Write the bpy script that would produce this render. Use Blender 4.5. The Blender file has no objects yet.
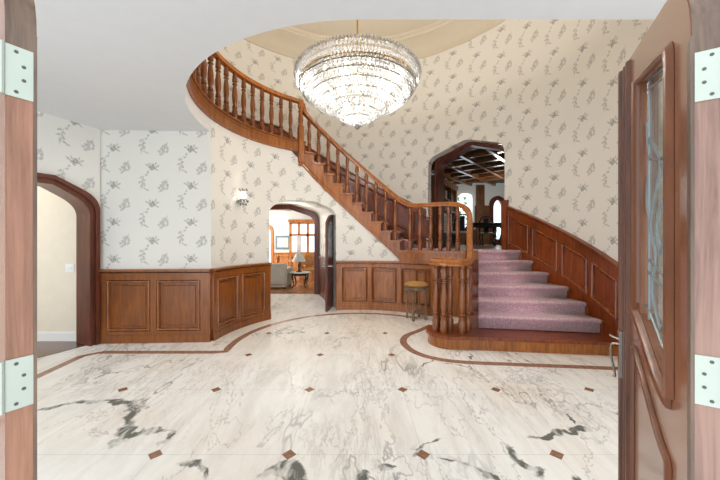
import bpy, bmesh, math, random
from math import sin, cos, radians, degrees, pi, sqrt, asin, atan2
random.seed(7)
SC = bpy.context.scene
COL = SC.collection
# ------------------------------------------------------------------ helpers
def lin(c):
    c = c / 255.0
    return c / 12.92 if c <= 0.04045 else ((c + 0.055) / 1.055) ** 2.4
def rgb(r, g, b): return (lin(r), lin(g), lin(b), 1.0)

class MB:
    def __init__(s): s.v = []; s.f = []; s.uv = []
    def add(s, vs, fs, uvs=None):
        o = len(s.v); s.v += [tuple(p) for p in vs]; s.f += [tuple(i + o for i in f) for f in fs]
        s.uv += list(uvs) if uvs else [(0, 0)] * len(vs)
    def box(s, x0, x1, y0, y1, z0, z1):
        s.add([(x0,y0,z0),(x1,y0,z0),(x1,y1,z0),(x0,y1,z0),(x0,y0,z1),(x1,y0,z1),(x1,y1,z1),(x0,y1,z1)],
              [(0,3,2,1),(4,5,6,7),(0,1,5,4),(1,2,6,5),(2,3,7,6),(3,0,4,7)])
    def obox(s, c, ex, ey, hx, hy, z0, z1):
        """box about plan centre c, plan axes ex, ey, half sizes hx, hy"""
        q = [(c[0]+ex[0]*a*hx+ey[0]*b*hy, c[1]+ex[1]*a*hx+ey[1]*b*hy) for a, b in ((-1,-1),(1,-1),(1,1),(-1,1))]
        s.prism(q, z0, z1)
    def prism(s, poly, z0, z1, uvs=False):
        n = len(poly)
        s.add([(p[0],p[1],z0) for p in poly] + [(p[0],p[1],z1) for p in poly],
              [tuple(range(n-1,-1,-1)), tuple(range(n,2*n))] + [(i,(i+1)%n,n+(i+1)%n,n+i) for i in range(n)])
    def lathe(s, prof, n=16, c=(0,0,0), rot=0):
        vs = []; fs = []
        for r, z in prof:
            for k in range(n):
                a = 2*pi*k/n + rot; vs.append((c[0]+r*cos(a), c[1]+r*sin(a), c[2]+z))
        m = len(prof)
        for i in range(m-1):
            for k in range(n):
                fs.append((i*n+k, i*n+(k+1)%n, (i+1)*n+(k+1)%n, (i+1)*n+k))
        fs.append(tuple(range(n-1,-1,-1))); fs.append(tuple((m-1)*n+k for k in range(n)))
        s.add(vs, fs)
    def sweep(s, pts, prof, closed=False):
        """sweep a 2-D profile (side, up) along 3-D points, kept upright"""
        n = len(pts); m = len(prof); vs = []
        for i in range(n):
            a = pts[max(i-1,0)]; b = pts[min(i+1,n-1)]
            if closed: a = pts[(i-1)%n]; b = pts[(i+1)%n]
            t = [b[k]-a[k] for k in range(3)]; L = sqrt(sum(x*x for x in t)) or 1; t = [x/L for x in t]
            h = sqrt(t[0]**2+t[1]**2)
            sd = (t[1]/h, -t[0]/h, 0) if h > 1e-4 else (1,0,0)
            up = (sd[1]*t[2]-sd[2]*t[1], sd[2]*t[0]-sd[0]*t[2], sd[0]*t[1]-sd[1]*t[0])
            if h > 1e-4 and up[2] < 0: up = tuple(-x for x in up)
            for (p, q) in prof:
                vs.append(tuple(pts[i][k] + sd[k]*p + up[k]*q for k in range(3)))
        fs = []
        for i in range(n if closed else n-1):
            j = (i+1)%n
            for k in range(m): fs.append((i*m+k, i*m+(k+1)%m, j*m+(k+1)%m, j*m+k))
        if not closed:
            fs.append(tuple(range(m-1,-1,-1))); fs.append(tuple((n-1)*m+k for k in range(m)))
        s.add(vs, fs)
    def tube(s, pts, r, n=8):
        rr = r if isinstance(r, (list, tuple)) else [r]*len(pts)
        m = n; vs = []; ref = None
        for i in range(len(pts)):
            a = pts[max(i-1,0)]; b = pts[min(i+1,len(pts)-1)]
            t = [b[k]-a[k] for k in range(3)]; L = sqrt(sum(x*x for x in t)) or 1; t = [x/L for x in t]
            if ref is None: ref = (0,0,1) if abs(t[2]) < .9 else (1,0,0)
            d = sum(ref[k]*t[k] for k in range(3)); u = [ref[k]-d*t[k] for k in range(3)]
            L = sqrt(sum(x*x for x in u)) or 1; u = [x/L for x in u]; ref = u
            w = (t[1]*u[2]-t[2]*u[1], t[2]*u[0]-t[0]*u[2], t[0]*u[1]-t[1]*u[0])
            for k in range(n):
                an = 2*pi*k/n
                vs.append(tuple(pts[i][q] + rr[i]*(u[q]*cos(an)+w[q]*sin(an)) for q in range(3)))
        fs = [(i*m+k, i*m+(k+1)%m, (i+1)*m+(k+1)%m, (i+1)*m+k) for i in range(len(pts)-1) for k in range(m)]
        fs.append(tuple(range(m-1,-1,-1))); fs.append(tuple((len(pts)-1)*m+k for k in range(m)))
        s.add(vs, fs)
    def octa(s, c, r, h0, h1, rot=0, n=4):
        vs = [(c[0],c[1],c[2]+h1)] + [(c[0]+r*cos(rot+2*pi*k/n), c[1]+r*sin(rot+2*pi*k/n), c[2]) for k in range(n)] + [(c[0],c[1],c[2]-h0)]
        s.add(vs, [(0,1+k,1+(k+1)%n) for k in range(n)] + [(n+1,1+(k+1)%n,1+k) for k in range(n)])
    def build(s, name, mat, parent=None, angle=32, smooth=True, loc=None):
        me = bpy.data.meshes.new(name); me.from_pydata(s.v, [], s.f)
        bm = bmesh.new(); bm.from_mesh(me)
        bmesh.ops.recalc_face_normals(bm, faces=bm.faces); bm.to_mesh(me); bm.free()
        ul = me.uv_layers.new(name='UVMap')
        for lp in me.loops: ul.data[lp.index].uv = s.uv[lp.vertex_index]
        if smooth:
            me.polygons.foreach_set('use_smooth', [True]*len(me.polygons)); me.set_sharp_from_angle(angle=radians(angle))
        if mat: me.materials.append(mat)
        o = bpy.data.objects.new(name, me); COL.objects.link(o)
        if parent: o.parent = parent
        if loc: o.location = loc
        return o
def tag(o, label=None, cat=None, group=None, kind=None):
    if label: o['label'] = label
    if cat: o['category'] = cat
    if group: o['group'] = group
    if kind: o['kind'] = kind
    return o
def empty(name, label, cat, loc=(0,0,0), rz=0, group=None):
    o = bpy.data.objects.new(name, None); COL.objects.link(o); o.location = loc; o.rotation_euler = (0,0,rz)
    o.empty_display_size = .1
    return tag(o, label, cat, group)
def copy_tree(o, parent=None):
    c = o.copy(); COL.objects.link(c)
    if parent: c.parent = parent
    for ch in list(o.children): copy_tree(ch, c)
    return c
def catmull(P, k=8):
    out = []
    for i in range(len(P)-1):
        p0 = P[max(i-1,0)]; p1 = P[i]; p2 = P[i+1]; p3 = P[min(i+2,len(P)-1)]
        for j in range(k):
            t = j/k
            out.append(tuple(.5*((2*b)+(-a+c)*t+(2*a-5*b+4*c-d)*t*t+(-a+3*b-3*c+d)*t**3) for a,b,c,d in zip(p0,p1,p2,p3)))
    out.append(tuple(P[-1])); return out

# ------------------------------------------------------------------ materials
def new_mat(name):
    m = bpy.data.materials.new(name); m.use_nodes = True
    nt = m.node_tree; b = nt.nodes['Principled BSDF']; return m, nt, b
def nd(nt, t, **kw):
    n = nt.nodes.new(t)
    for k, v in kw.items(): setattr(n, k, v)
    return n
def math_(nt, op, a, b=None, clamp=False):
    n = nd(nt, 'ShaderNodeMath', operation=op, use_clamp=clamp)
    for i, x in enumerate((a, b)):
        if x is None: continue
        if isinstance(x, (int, float)): n.inputs[i].default_value = x
        else: nt.links.new(x, n.inputs[i])
    return n.outputs[0]
def maprange(nt, x, a, b, c, d, smooth=False):
    n = nd(nt, 'ShaderNodeMapRange'); n.interpolation_type = 'SMOOTHSTEP' if smooth else 'LINEAR'
    nt.links.new(x, n.inputs[0])
    for i, q in enumerate((a,b,c,d)): n.inputs[i+1].default_value = q
    return n.outputs[0]
def mixc(nt, fac, a, b, mode='MIX'):
    n = nd(nt, 'ShaderNodeMix', data_type='RGBA', blend_type=mode)
    if isinstance(fac, (int,float)): n.inputs[0].default_value = fac
    else: nt.links.new(fac, n.inputs[0])
    for i, x in ((6,a),(7,b)):
        if isinstance(x, tuple): n.inputs[i].default_value = x
        else: nt.links.new(x, n.inputs[i])
    return n.outputs[2]
def plain(name, col, rough=.6, metal=0, noise=.06, spec=.5, nscale=8):
    m, nt, b = new_mat(name)
    tc = nd(nt, 'ShaderNodeTexCoord'); n = nd(nt, 'ShaderNodeTexNoise'); n.inputs['Scale'].default_value = nscale
    nt.links.new(tc.outputs['Object'], n.inputs['Vector'])
    f = maprange(nt, n.outputs[0], .3, .7, 0, 1)
    d = tuple(x*(1-noise*2) for x in col[:3])+(1,)
    nt.links.new(mixc(nt, f, d, col), b.inputs['Base Color'])
    b.inputs['Roughness'].default_value = rough; b.inputs['Metallic'].default_value = metal
    b.inputs['Specular IOR Level'].default_value = spec
    return m
def wood(name, col, dark, rough=.28, scale=(14,14,1.6), contrast=1.0, coat=.25):
    m, nt, b = new_mat(name)
    tc = nd(nt, 'ShaderNodeTexCoord'); mp = nd(nt, 'ShaderNodeMapping'); mp.inputs['Scale'].default_value = scale
    nt.links.new(tc.outputs['Object'], mp.inputs['Vector'])
    n = nd(nt, 'ShaderNodeTexNoise'); n.inputs['Scale'].default_value = 1.6; n.inputs['Detail'].default_value = 6
    n.inputs['Roughness'].default_value = .65; n.inputs['Distortion'].default_value = .6
    nt.links.new(mp.outputs[0], n.inputs['Vector'])
    n2 = nd(nt, 'ShaderNodeTexNoise'); n2.inputs['Scale'].default_value = 1.3; nt.links.new(tc.outputs['Object'], n2.inputs['Vector'])
    f = maprange(nt, n.outputs[0], .35, .68, 0, contrast)
    f = math_(nt, 'ADD', f, maprange(nt, n2.outputs[0], .4, .7, -.15, .25), True)
    nt.links.new(mixc(nt, f, col, dark), b.inputs['Base Color'])
    b.inputs['Roughness'].default_value = rough
    b.inputs['Coat Weight'].default_value = coat; b.inputs['Coat Roughness'].default_value = .12
    return m

def ellipse_min(nt, vec, ells, grow=1.0):
    """smallest normalised distance to a list of ellipses (x, y, rx, ry, degrees)"""
    cur = None
    for (x, y, rx, ry, a) in ells:
        rx *= grow; ry *= grow
        mp = nd(nt, 'ShaderNodeMapping', vector_type='TEXTURE')
        mp.inputs['Location'].default_value = (x, y, 0); mp.inputs['Rotation'].default_value = (0,0,radians(a))
        mp.inputs['Scale'].default_value = (rx, ry, 1); nt.links.new(vec, mp.inputs['Vector'])
        l = nd(nt, 'ShaderNodeVectorMath', operation='LENGTH'); nt.links.new(mp.outputs[0], l.inputs[0])
        d = l.outputs['Value']
        cur = d if cur is None else math_(nt, 'MINIMUM', cur, d)
    return cur

def wallpaper():
    m, nt, b = new_mat('sprig wallpaper')
    W, H = .54, .53
    uv = nd(nt, 'ShaderNodeUVMap'); uv.uv_map = 'UVMap'
    sp = nd(nt, 'ShaderNodeSeparateXYZ'); nt.links.new(uv.outputs[0], sp.inputs[0])
    cx = math_(nt, 'DIVIDE', sp.outputs[0], W); colf = math_(nt, 'FLOOR', cx)
    par = math_(nt, 'MULTIPLY', math_(nt, 'FLOORED_MODULO', colf, 2.0), .5)
    cy = math_(nt, 'ADD', math_(nt, 'DIVIDE', sp.outputs[1], H), par)
    lx = math_(nt, 'MULTIPLY', math_(nt, 'SUBTRACT', math_(nt, 'FRACT', cx), .5), W)
    ly = math_(nt, 'MULTIPLY', math_(nt, 'SUBTRACT', math_(nt, 'FRACT', cy), .5), H)
    cb = nd(nt, 'ShaderNodeCombineXYZ'); nt.links.new(lx, cb.inputs[0]); nt.links.new(ly, cb.inputs[1])
    # a little wobble so the leaves look drawn
    wn = nd(nt, 'ShaderNodeTexNoise'); wn.inputs['Scale'].default_value = 26; wn.inputs['Detail'].default_value = 1
    nt.links.new(uv.outputs[0], wn.inputs['Vector'])
    sub = nd(nt, 'ShaderNodeVectorMath', operation='MULTIPLY_ADD')
    nt.links.new(wn.outputs['Color'], sub.inputs[0]); sub.inputs[1].default_value = (.03,.03,0); sub.inputs[2].default_value = (-.015,-.015,0)
    ad = nd(nt, 'ShaderNodeVectorMath', operation='ADD'); nt.links.new(cb.outputs[0], ad.inputs[0]); nt.links.new(sub.outputs[0], ad.inputs[1])
    vec = ad.outputs[0]
    fx, fy = .0, .125
    extra = [(.012,.14,.02,.018,0),(-.016,.112,.018,.016,0),(.0,.16,.012,.016,0)]
    dark = [(fx,fy,.026,.024,0),(fx-.03,fy+.004,.02,.014,20),(fx+.03,fy-.006,.022,.014,-15),(fx+.006,fy+.034,.013,.02,0),(fx-.006,fy-.03,.022,.012,10)]
    light = [(fx-.07,fy+.03,.026,.010,-25),(fx+.072,fy+.018,.026,.010,25),(fx+.045,fy+.05,.010,.022,-25),(fx-.035,fy+.048,.010,.02,25),(fx+.065,fy-.03,.024,.009,-30),
             (-.062,.055,.012,.016,-20),(-.085,.012,.017,.013,15),(-.155,-.02,.022,.013,30),(-.12,-.055,.022,.013,-25),(-.165,-.085,.026,.012,20),(-.118,-.12,.014,.026,10),(-.155,-.15,.010,.026,15),(-.105,-.18,.028,.009,-25),(-.07,-.20,.018,.008,-20),
             (-.137,-.10,.006,.09,-12),
             (.13,-.14,.026,.02,35),(.185,-.085,.024,.018,-30),(.21,-.13,.016,.026,10),(.16,-.18,.016,.024,-25),(.12,-.215,.026,.012,30),(.095,-.175,.022,.012,-40),(.165,-.13,.008,.085,-28),(.205,-.175,.02,.012,40),(.15,-.095,.014,.02,20)]
    dd = maprange(nt, ellipse_min(nt, vec, dark+extra, 1.3), .5, 1.25, .88, 0, True)
    dl = maprange(nt, ellipse_min(nt, vec, light, 1.35), .45, 1.25, .62, 0, True)
    g = nd(nt, 'ShaderNodeTexNoise'); g.inputs['Scale'].default_value = 75; g.inputs['Detail'].default_value = 2
    nt.links.new(uv.outputs[0], g.inputs['Vector'])
    tex = maprange(nt, g.outputs[0], .38, .62, .35, 1.0)
    mask = math_(nt, 'MULTIPLY', math_(nt, 'MAXIMUM', dd, dl), tex, True)
    base = rgb(232,229,221)
    c = mixc(nt, mask, base, rgb(112,112,108))
    nt.links.new(c, b.inputs['Base Color']); b.inputs['Roughness'].default_value = .75; b.inputs['Specular IOR Level'].default_value = .25
    return m

def marble():
    m, nt, b = new_mat('veined white marble')
    tc = nd(nt, 'ShaderNodeTexCoord'); P = tc.outputs['Object']
    sp = nd(nt, 'ShaderNodeSeparateXYZ'); nt.links.new(P, sp.inputs[0])
    # slabs are book-matched about the hall's centre line
    ax = math_(nt, 'ABSOLUTE', sp.outputs[0])
    cb = nd(nt, 'ShaderNodeCombineXYZ'); nt.links.new(ax, cb.inputs[0]); nt.links.new(sp.outputs[1], cb.inputs[1])
    mixv = nd(nt, 'ShaderNodeMix', data_type='VECTOR'); mixv.inputs[0].default_value = .85
    nt.links.new(cb.outputs[0], mixv.inputs[4]); nt.links.new(P, mixv.inputs[5]); Q = mixv.outputs[1]
    def noise(vec, scale, stretch, rot, detail=5, dist=.8, rough=.6):
        mp = nd(nt, 'ShaderNodeMapping'); mp.inputs['Scale'].default_value = stretch; mp.inputs['Rotation'].default_value = (0,0,radians(rot))
        nt.links.new(vec, mp.inputs['Vector'])
        n = nd(nt, 'ShaderNodeTexNoise'); n.inputs['Scale'].default_value = scale; n.inputs['Detail'].default_value = detail
        n.inputs['Distortion'].default_value = dist; n.inputs['Roughness'].default_value = rough
        nt.links.new(mp.outputs[0], n.inputs['Vector']); return n.outputs[0]
    def ridge(x, w): return maprange(nt, math_(nt, 'ABSOLUTE', math_(nt, 'SUBTRACT', x, .5)), 0, w, 1, 0, True)
    streak = maprange(nt, noise(Q, 1.7, (3.4,.7,1), 10, 7, .5, .7), .42, .72, 0, 1)
    fine = ridge(noise(Q, 1.5, (3.2,.5,1), 16, 6, .5, .7), .03)
    v1 = ridge(noise(Q, .55, (2.4,.8,1), 22, 5, .6, .62), .013)
    v2 = ridge(noise(Q, 1.3, (2.4,.6,1), -14, 6, .5, .68), .011)
    v3 = ridge(noise(P, .5, (1.6,.8,1), 48, 7, .5, .66), .007)
    mk = maprange(nt, noise(Q, .8, (1,1,1), 0, 2, 0), .42, .62, .05, 1)
    warm = maprange(nt, noise(P, .55, (1,1,1), 30, 2, 0), .45, .65, 0, 1)
    base = mixc(nt, streak, rgb(246,244,239), rgb(226,222,215))
    base = mixc(nt, math_(nt,'MULTIPLY',warm,.28), base, rgb(228,208,182))
    vcol = mixc(nt, warm, rgb(98,98,94), rgb(142,108,80))
    vm = math_(nt, 'MULTIPLY', math_(nt, 'MAXIMUM', v1, math_(nt,'MULTIPLY',v2,.5)), mk)
    vm = math_(nt, 'MAXIMUM', vm, math_(nt, 'MULTIPLY', v3, .5))
    vm = math_(nt, 'MAXIMUM', vm, math_(nt, 'MULTIPLY', math_(nt,'MULTIPLY',fine,mk), .38))
    c = mixc(nt, math_(nt,'MULTIPLY',vm,.72), base, vcol)
    # the bold dark green-grey veins
    def px(u, v):
        Y = 451.2/(v-240); return ((u-356)/308*Y, Y)
    segs = [((38,411),(72,402),.035),((72,402),(104,400),.05),((104,400),(138,402),.04),((136,402),(128,426),.06),((128,426),(118,442),.06),((118,440),(145,433),.035),
            ((145,433),(170,431),.03),((170,431),(160,445),.02),((178,466),(200,465),.035),((200,465),(206,480),.03),((262,476),(288,462),.05),((288,466),(305,480),.06),((275,470),(300,472),.05),
            ((534,438),(566,432),.03),((566,432),(590,428),.03),((575,424),(566,412),.015),((512,450),(545,480),.035),((418,444),(414,456),.03),((416,446),(440,440),.012),((440,456),(470,466),.022),((470,466),(498,480),.02),
            ((355,480),(366,472),.03),((380,465),(396,470),.02),((570,475),(585,485),.03),((420,366),(432,361),.015),((436,362),(470,367),.015),((470,352),(472,370),.012),((610,412),(640,416),.03)]
    E = []
    for a, c2, w in segs:
        A = px(*a); B = px(*c2); L = sqrt((A[0]-B[0])**2+(A[1]-B[1])**2)
        E.append(((A[0]+B[0])/2,(A[1]+B[1])/2,L/2*1.12,w,degrees(atan2(B[1]-A[1],B[0]-A[0]))))
    wn = nd(nt,'ShaderNodeTexNoise'); wn.inputs['Scale'].default_value = 6; wn.inputs['Detail'].default_value = 6; nt.links.new(P, wn.inputs['Vector'])
    ma = nd(nt,'ShaderNodeVectorMath',operation='MULTIPLY_ADD'); nt.links.new(wn.outputs['Color'], ma.inputs[0]); ma.inputs[1].default_value=(.26,.26,0); ma.inputs[2].default_value=(-.13,-.13,0)
    ad = nd(nt,'ShaderNodeVectorMath',operation='ADD'); nt.links.new(P, ad.inputs[0]); nt.links.new(ma.outputs[0], ad.inputs[1])
    fl = nd(nt,'ShaderNodeVectorMath',operation='MULTIPLY'); nt.links.new(ad.outputs[0], fl.inputs[0]); fl.inputs[1].default_value=(1,1,0)
    em = maprange(nt, ellipse_min(nt, fl.outputs[0], E), .7, 1.2, 1, 0, True)
    gr = maprange(nt, noise(P, 5, (1.6,.8,1), 20, 7, .8), .42, .54, 0, 1)
    em = math_(nt,'MULTIPLY',em,math_(nt,'ADD',math_(nt,'MULTIPLY',gr,.75),.25))
    c = mixc(nt, math_(nt,'MULTIPLY',em,.92), c, rgb(84,86,78))
    # hairline joints of the square slabs
    T = .9135
    def joint(x, off):
        f = math_(nt,'FRACT',math_(nt,'DIVIDE',math_(nt,'SUBTRACT',x,off),T))
        d = math_(nt,'MINIMUM',f,math_(nt,'SUBTRACT',1.0,f)); return math_(nt,'LESS_THAN',d,.0022)
    j = math_(nt,'MAXIMUM',joint(sp.outputs[0],.457),joint(sp.outputs[1],2.103))
    c = mixc(nt, math_(nt,'MULTIPLY',j,.35), c, rgb(140,135,128))
    nt.links.new(c, b.inputs['Base Color'])
    b.inputs['Roughness'].default_value = .24; b.inputs['Specular IOR Level'].default_value = .16
    return m
def carpet_mat():
    m, nt, b = new_mat('mauve carpet')
    tc = nd(nt,'ShaderNodeTexCoord'); n = nd(nt,'ShaderNodeTexNoise'); n.inputs['Scale'].default_value = 60; n.inputs['Detail'].default_value = 4
    nt.links.new(tc.outputs['Object'], n.inputs['Vector'])
    nt.links.new(mixc(nt, maprange(nt,n.outputs[0],.35,.65,0,1), rgb(196,150,162), rgb(236,200,207)), b.inputs['Base Color'])
    b.inputs['Roughness'].default_value = .95; b.inputs['Specular IOR Level'].default_value = .1
    b.inputs['Sheen Weight'].default_value = .4
    bp = nd(nt,'ShaderNodeBump'); bp.inputs['Strength'].default_value = .5; bp.inputs['Distance'].default_value = .01
    nt.links.new(n.outputs[0], bp.inputs['Height']); nt.links.new(bp.outputs[0], b.inputs['Normal'])
    return m
def emit(name, col, strength):
    m, nt, b = new_mat(name); b.inputs['Emission Color'].default_value = col; b.inputs['Emission Strength'].default_value = strength
    b.inputs['Base Color'].default_value = col; return m
def crystal_mat():
    m, nt, b = new_mat('cut crystal')
    out = nt.nodes['Material Output']
    tr = nd(nt,'ShaderNodeBsdfTransparent'); tr.inputs[0].default_value = (1,1,1,1)
    tl = nd(nt,'ShaderNodeBsdfTranslucent'); tl.inputs[0].default_value = (.25,.25,.25,1)
    gl = nd(nt,'ShaderNodeBsdfGlossy'); gl.inputs['Roughness'].default_value = .08; gl.inputs[0].default_value = (.7,.7,.69,1)
    a = nd(nt,'ShaderNodeMixShader'); a.inputs[0].default_value = .62; nt.links.new(tr.outputs[0],a.inputs[1]); nt.links.new(tl.outputs[0],a.inputs[2])
    c = nd(nt,'ShaderNodeMixShader'); c.inputs[0].default_value = .22; nt.links.new(a.outputs[0],c.inputs[1]); nt.links.new(gl.outputs[0],c.inputs[2])
    nt.links.new(c.outputs[0], out.inputs['Surface']); return m
def glass_mat(name, tint=(.9,.95,.95,1), clear=.8, rough=.05):
    m, nt, b = new_mat(name); out = nt.nodes['Material Output']
    tr = nd(nt,'ShaderNodeBsdfTransparent'); tr.inputs[0].default_value = tint
    gl = nd(nt,'ShaderNodeBsdfGlossy'); gl.inputs['Roughness'].default_value = rough; gl.inputs[0].default_value = (.9,.95,.95,1)
    a = nd(nt,'ShaderNodeMixShader'); a.inputs[0].default_value = 1-clear; nt.links.new(tr.outputs[0],a.inputs[1]); nt.links.new(gl.outputs[0],a.inputs[2])
    nt.links.new(a.outputs[0], out.inputs['Surface']); return m

M_PAPER = wallpaper(); M_MARBLE = marble(); M_CARPET = carpet_mat()
M_PLASTER = plain('painted plaster', rgb(226,226,226), .85, noise=.01, spec=.2)
M_COVE = plain('cream cove plaster', rgb(214,204,184), .85, noise=.01, spec=.2)
M_CREAM = plain('cream hall paint', rgb(232,220,198), .8, noise=.02, spec=.2)
M_WALLWH = plain('pale blue-white paint', rgb(222,226,224), .8, noise=.01, spec=.2)
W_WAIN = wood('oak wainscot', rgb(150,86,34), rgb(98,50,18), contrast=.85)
W_MOLD = wood('polished oak moulding', rgb(156,92,42), rgb(112,60,24), rough=.2, coat=1.0)
W_STAIR = wood('honey oak stair', rgb(182,109,44), rgb(124,68,23))
W_BAL = wood('dark honey turned oak', rgb(150,84,35), rgb(94,46,16), rough=.24, coat=.5)
W_RED = wood('red-brown stair oak', rgb(150,72,28), rgb(90,38,12))
W_DARK = wood('dark walnut casing', rgb(108,48,26), rgb(62,25,13), coat=.1, rough=.35)
W_RMOLD = wood('polished red-brown moulding', rgb(150,76,34), rgb(98,44,18), rough=.2, coat=1.0)
W_PINK = wood('lit-tinted oak wainscot', rgb(178,114,66), rgb(132,76,38))  # paler copy of the wainscot oak; the lit look is in its colour
W_DOOR = wood('door mahogany', rgb(150,98,70), rgb(114,70,48), rough=.25, coat=.4, scale=(10,10,1.2), contrast=.7)
W_DOORM = wood('darker door moulding', rgb(126,74,46), rgb(86,46,26), rough=.35, coat=.15, scale=(10,10,1.2), contrast=.7)
W_EDGE = wood('weathered door edge', rgb(158,122,106), rgb(112,82,70), rough=.45, coat=0, scale=(26,26,1.5))
W_OLD = wood('greyed door weatherstrip', rgb(122,98,80), rgb(74,56,44), rough=.4, coat=0, scale=(20,20,1.4))
W_HFLOOR = wood('dark hall boards', rgb(112,66,42), rgb(64,34,20), rough=.18, scale=(1.5,12,1))
W_LFLOOR = wood('parquet boards', rgb(196,144,98), rgb(150,98,60), rough=.25, scale=(2,12,1))
W_HONEY = wood('honey pine', rgb(206,142,76), rgb(150,88,36))
W_BEAM = wood('beam timber', rgb(150,84,46), rgb(98,50,24), scale=(3,3,3))
W_LIBR = wood('library oak', rgb(132,88,48), rgb(80,46,22))
W_BLACK = plain('black lacquer', rgb(22,20,20), .2, noise=.1)
M_GLINT = plain('black with painted highlights', rgb(96,92,88), .25, .3, noise=.3, nscale=14)  # grey in the colour stands in for highlights on black legs
M_COFFER = plain('dark coffer panel', rgb(26,15,11), .4)
M_BORDER = plain('rosso marble band', rgb(176,132,110), .15, noise=.22, nscale=22)
M_DIAM = plain('brown marble inset', rgb(158,112,84), .15, noise=.2, nscale=30)
M_SILVER = plain('pale brushed nickel', rgb(184,190,176), .4, .4, noise=.03)
M_STEEL = plain('antique nickel', rgb(170,165,155), .25, .9, noise=.05)
M_SCREW = plain('screw head', rgb(96,94,88), .4, .8)
M_TIER = plain('nickel tier ring', rgb(150,152,142), .4, .3)
M_GOLD = plain('polished brass', rgb(214,168,84), .22, .9, noise=.04)
M_SEAT = plain('gold damask', rgb(196,148,84), .8, noise=.2, nscale=60)
M_STOOL = wood('silvered carved wood', rgb(150,128,104), rgb(90,70,54), rough=.35, coat=.1)
M_PANEL = plain('glass with painted reflection', rgb(168,178,184), .12, .1, noise=.15, nscale=6)  # pale blue-grey colour stands in for a reflection on the door glass
M_CRYS = crystal_mat()
M_BULB = emit('lamp bulb', (1,.95,.85,1), 6)
M_GLASS = glass_mat('leaded glass', (.80,.86,.85,1), .72, .06)
M_PANE = glass_mat('window glass', (.97,.99,.99,1), .94, .02)
M_LEAD = plain('lead came', rgb(150,156,158), .35, .7)
M_SOFA = plain('light grey upholstery', rgb(196,194,184), .9, noise=.06)
M_SHADE = plain('white lamp shade', rgb(226,230,228), .7)
M_WHITE = plain('white switch plastic', rgb(236,234,226), .4, noise=.01)
M_ART = plain('pale watercolour', rgb(222,228,226), .6, noise=.12, nscale=5)
M_MAT = plain('blue-grey picture frame', rgb(112,136,146), .5)
M_CURT = plain('white curtain cloth', rgb(232,230,226), .9, noise=.05)
M_LEAF = plain('garden leaf', rgb(120,150,100), .6, noise=.2)
M_BOOKS = [plain('book cloth', rgb(*c), .7) for c in ((92,40,30),(40,52,60),(120,96,60),(60,60,40),(140,130,116))]

# ------------------------------------------------------------------ geometry of the hall
CX, CY, RI, RO = .05, 4.36, 2.16, 3.40          # stair well centre, inner and outer radii (metres)
CEIL = 3.04; GAL = 3.45; LAND = 1.26; TOP = 5.82
def P(th, r, z=None):
    p = (CX + r*cos(radians(th)), CY + r*sin(radians(th)))
    return p if z is None else (p[0], p[1], z)
def th_u(u, R=RI):
    """bearing on the circle R at which the sight line of photo column u meets it (far side)"""
    k = (u-356)/308; a = 1+k*k; b = -2*(k*CX+CY); c = CX*CX+CY*CY-R*R
    Y = (-b+sqrt(b*b-4*a*c))/(2*a); return degrees(atan2(Y-CY, k*Y-CX))
def arc_f(R, base=lambda t: 0):
    return lambda t, z, d: P(t, R-d, z+base(t))
def line_f(p0, p1, side=1, base=lambda t: 0):
    L = sqrt((p1[0]-p0[0])**2+(p1[1]-p0[1])**2); e = ((p1[0]-p0[0])/L,(p1[1]-p0[1])/L); n = (e[1]*side,-e[0]*side)
    f = lambda s, z, d: (p0[0]+e[0]*s+n[0]*d, p0[1]+e[1]*s+n[1]*d, z+base(s))
    f.L = L; return f
def slab(mb, f, sa, sb, za, zb, d0, d1, n=1, c=0, cs=0):
    """box in wall coordinates (along, up, out); c, cs chamfer its front edges"""
    vs = []; sg = 1 if sb > sa else -1
    for i in range(n+1):
        s = sa+(sb-sa)*i/n; s2 = s
        if i == 0: s2 = s+cs*sg
        if i == n: s2 = s-cs*sg
        vs += [f(s,za,d0), f(s,zb,d0), f(s2,zb-c,d1), f(s2,za+c,d1)]
    fs = [(i*4+k, i*4+(k+1)%4, i*4+4+(k+1)%4, i*4+4+k) for i in range(n) for k in range(4)]
    fs += [(3,2,1,0), (n*4,n*4+1,n*4+2,n*4+3)]
    mb.add(vs, fs)
def wall_piece(mb, st, thick):
    vs = []; uv = []
    for (x,y,nx,ny,s,zb,zt) in st:
        bx, by = x-nx*thick, y-ny*thick
        vs += [(x,y,zb),(x,y,zt),(bx,by,zt),(bx,by,zb)]; uv += [(s,zb),(s,zt),(s,zt),(s,zb)]
    n = len(st)
    fs = [(i*4+k, i*4+(k+1)%4, i*4+4+(k+1)%4, i*4+4+k) for i in range(n-1) for k in range(4)]
    fs += [(3,2,1,0), ((n-1)*4,(n-1)*4+1,(n-1)*4+2,(n-1)*4+3)]
    mb.add(vs, fs, uv)
def arc_st(R, ths, zb, zt):
    out = []
    for t in ths:
        x, y = P(t, R); out.append((x,y,-cos(radians(t)),-sin(radians(t)),-radians(t)*R+40,zb(t) if callable(zb) else zb, zt(t) if callable(zt) else zt))
    return out
def rng(a, b, step=2.0):
    n = max(1, int(round(abs(b-a)/step))); return [a+(b-a)*i/n for i in range(n+1)]
def line_st(p0, p1, zb, zt, s0=20, side=1):
    L = sqrt((p1[0]-p0[0])**2+(p1[1]-p0[1])**2); e = ((p1[0]-p0[0])/L,(p1[1]-p0[1])/L); n = (e[1]*side,-e[0]*side)
    return [(p0[0],p0[1],n[0],n[1],s0,zb,zt),(p1[0],p1[1],n[0],n[1],s0+L,zb,zt)]
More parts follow.
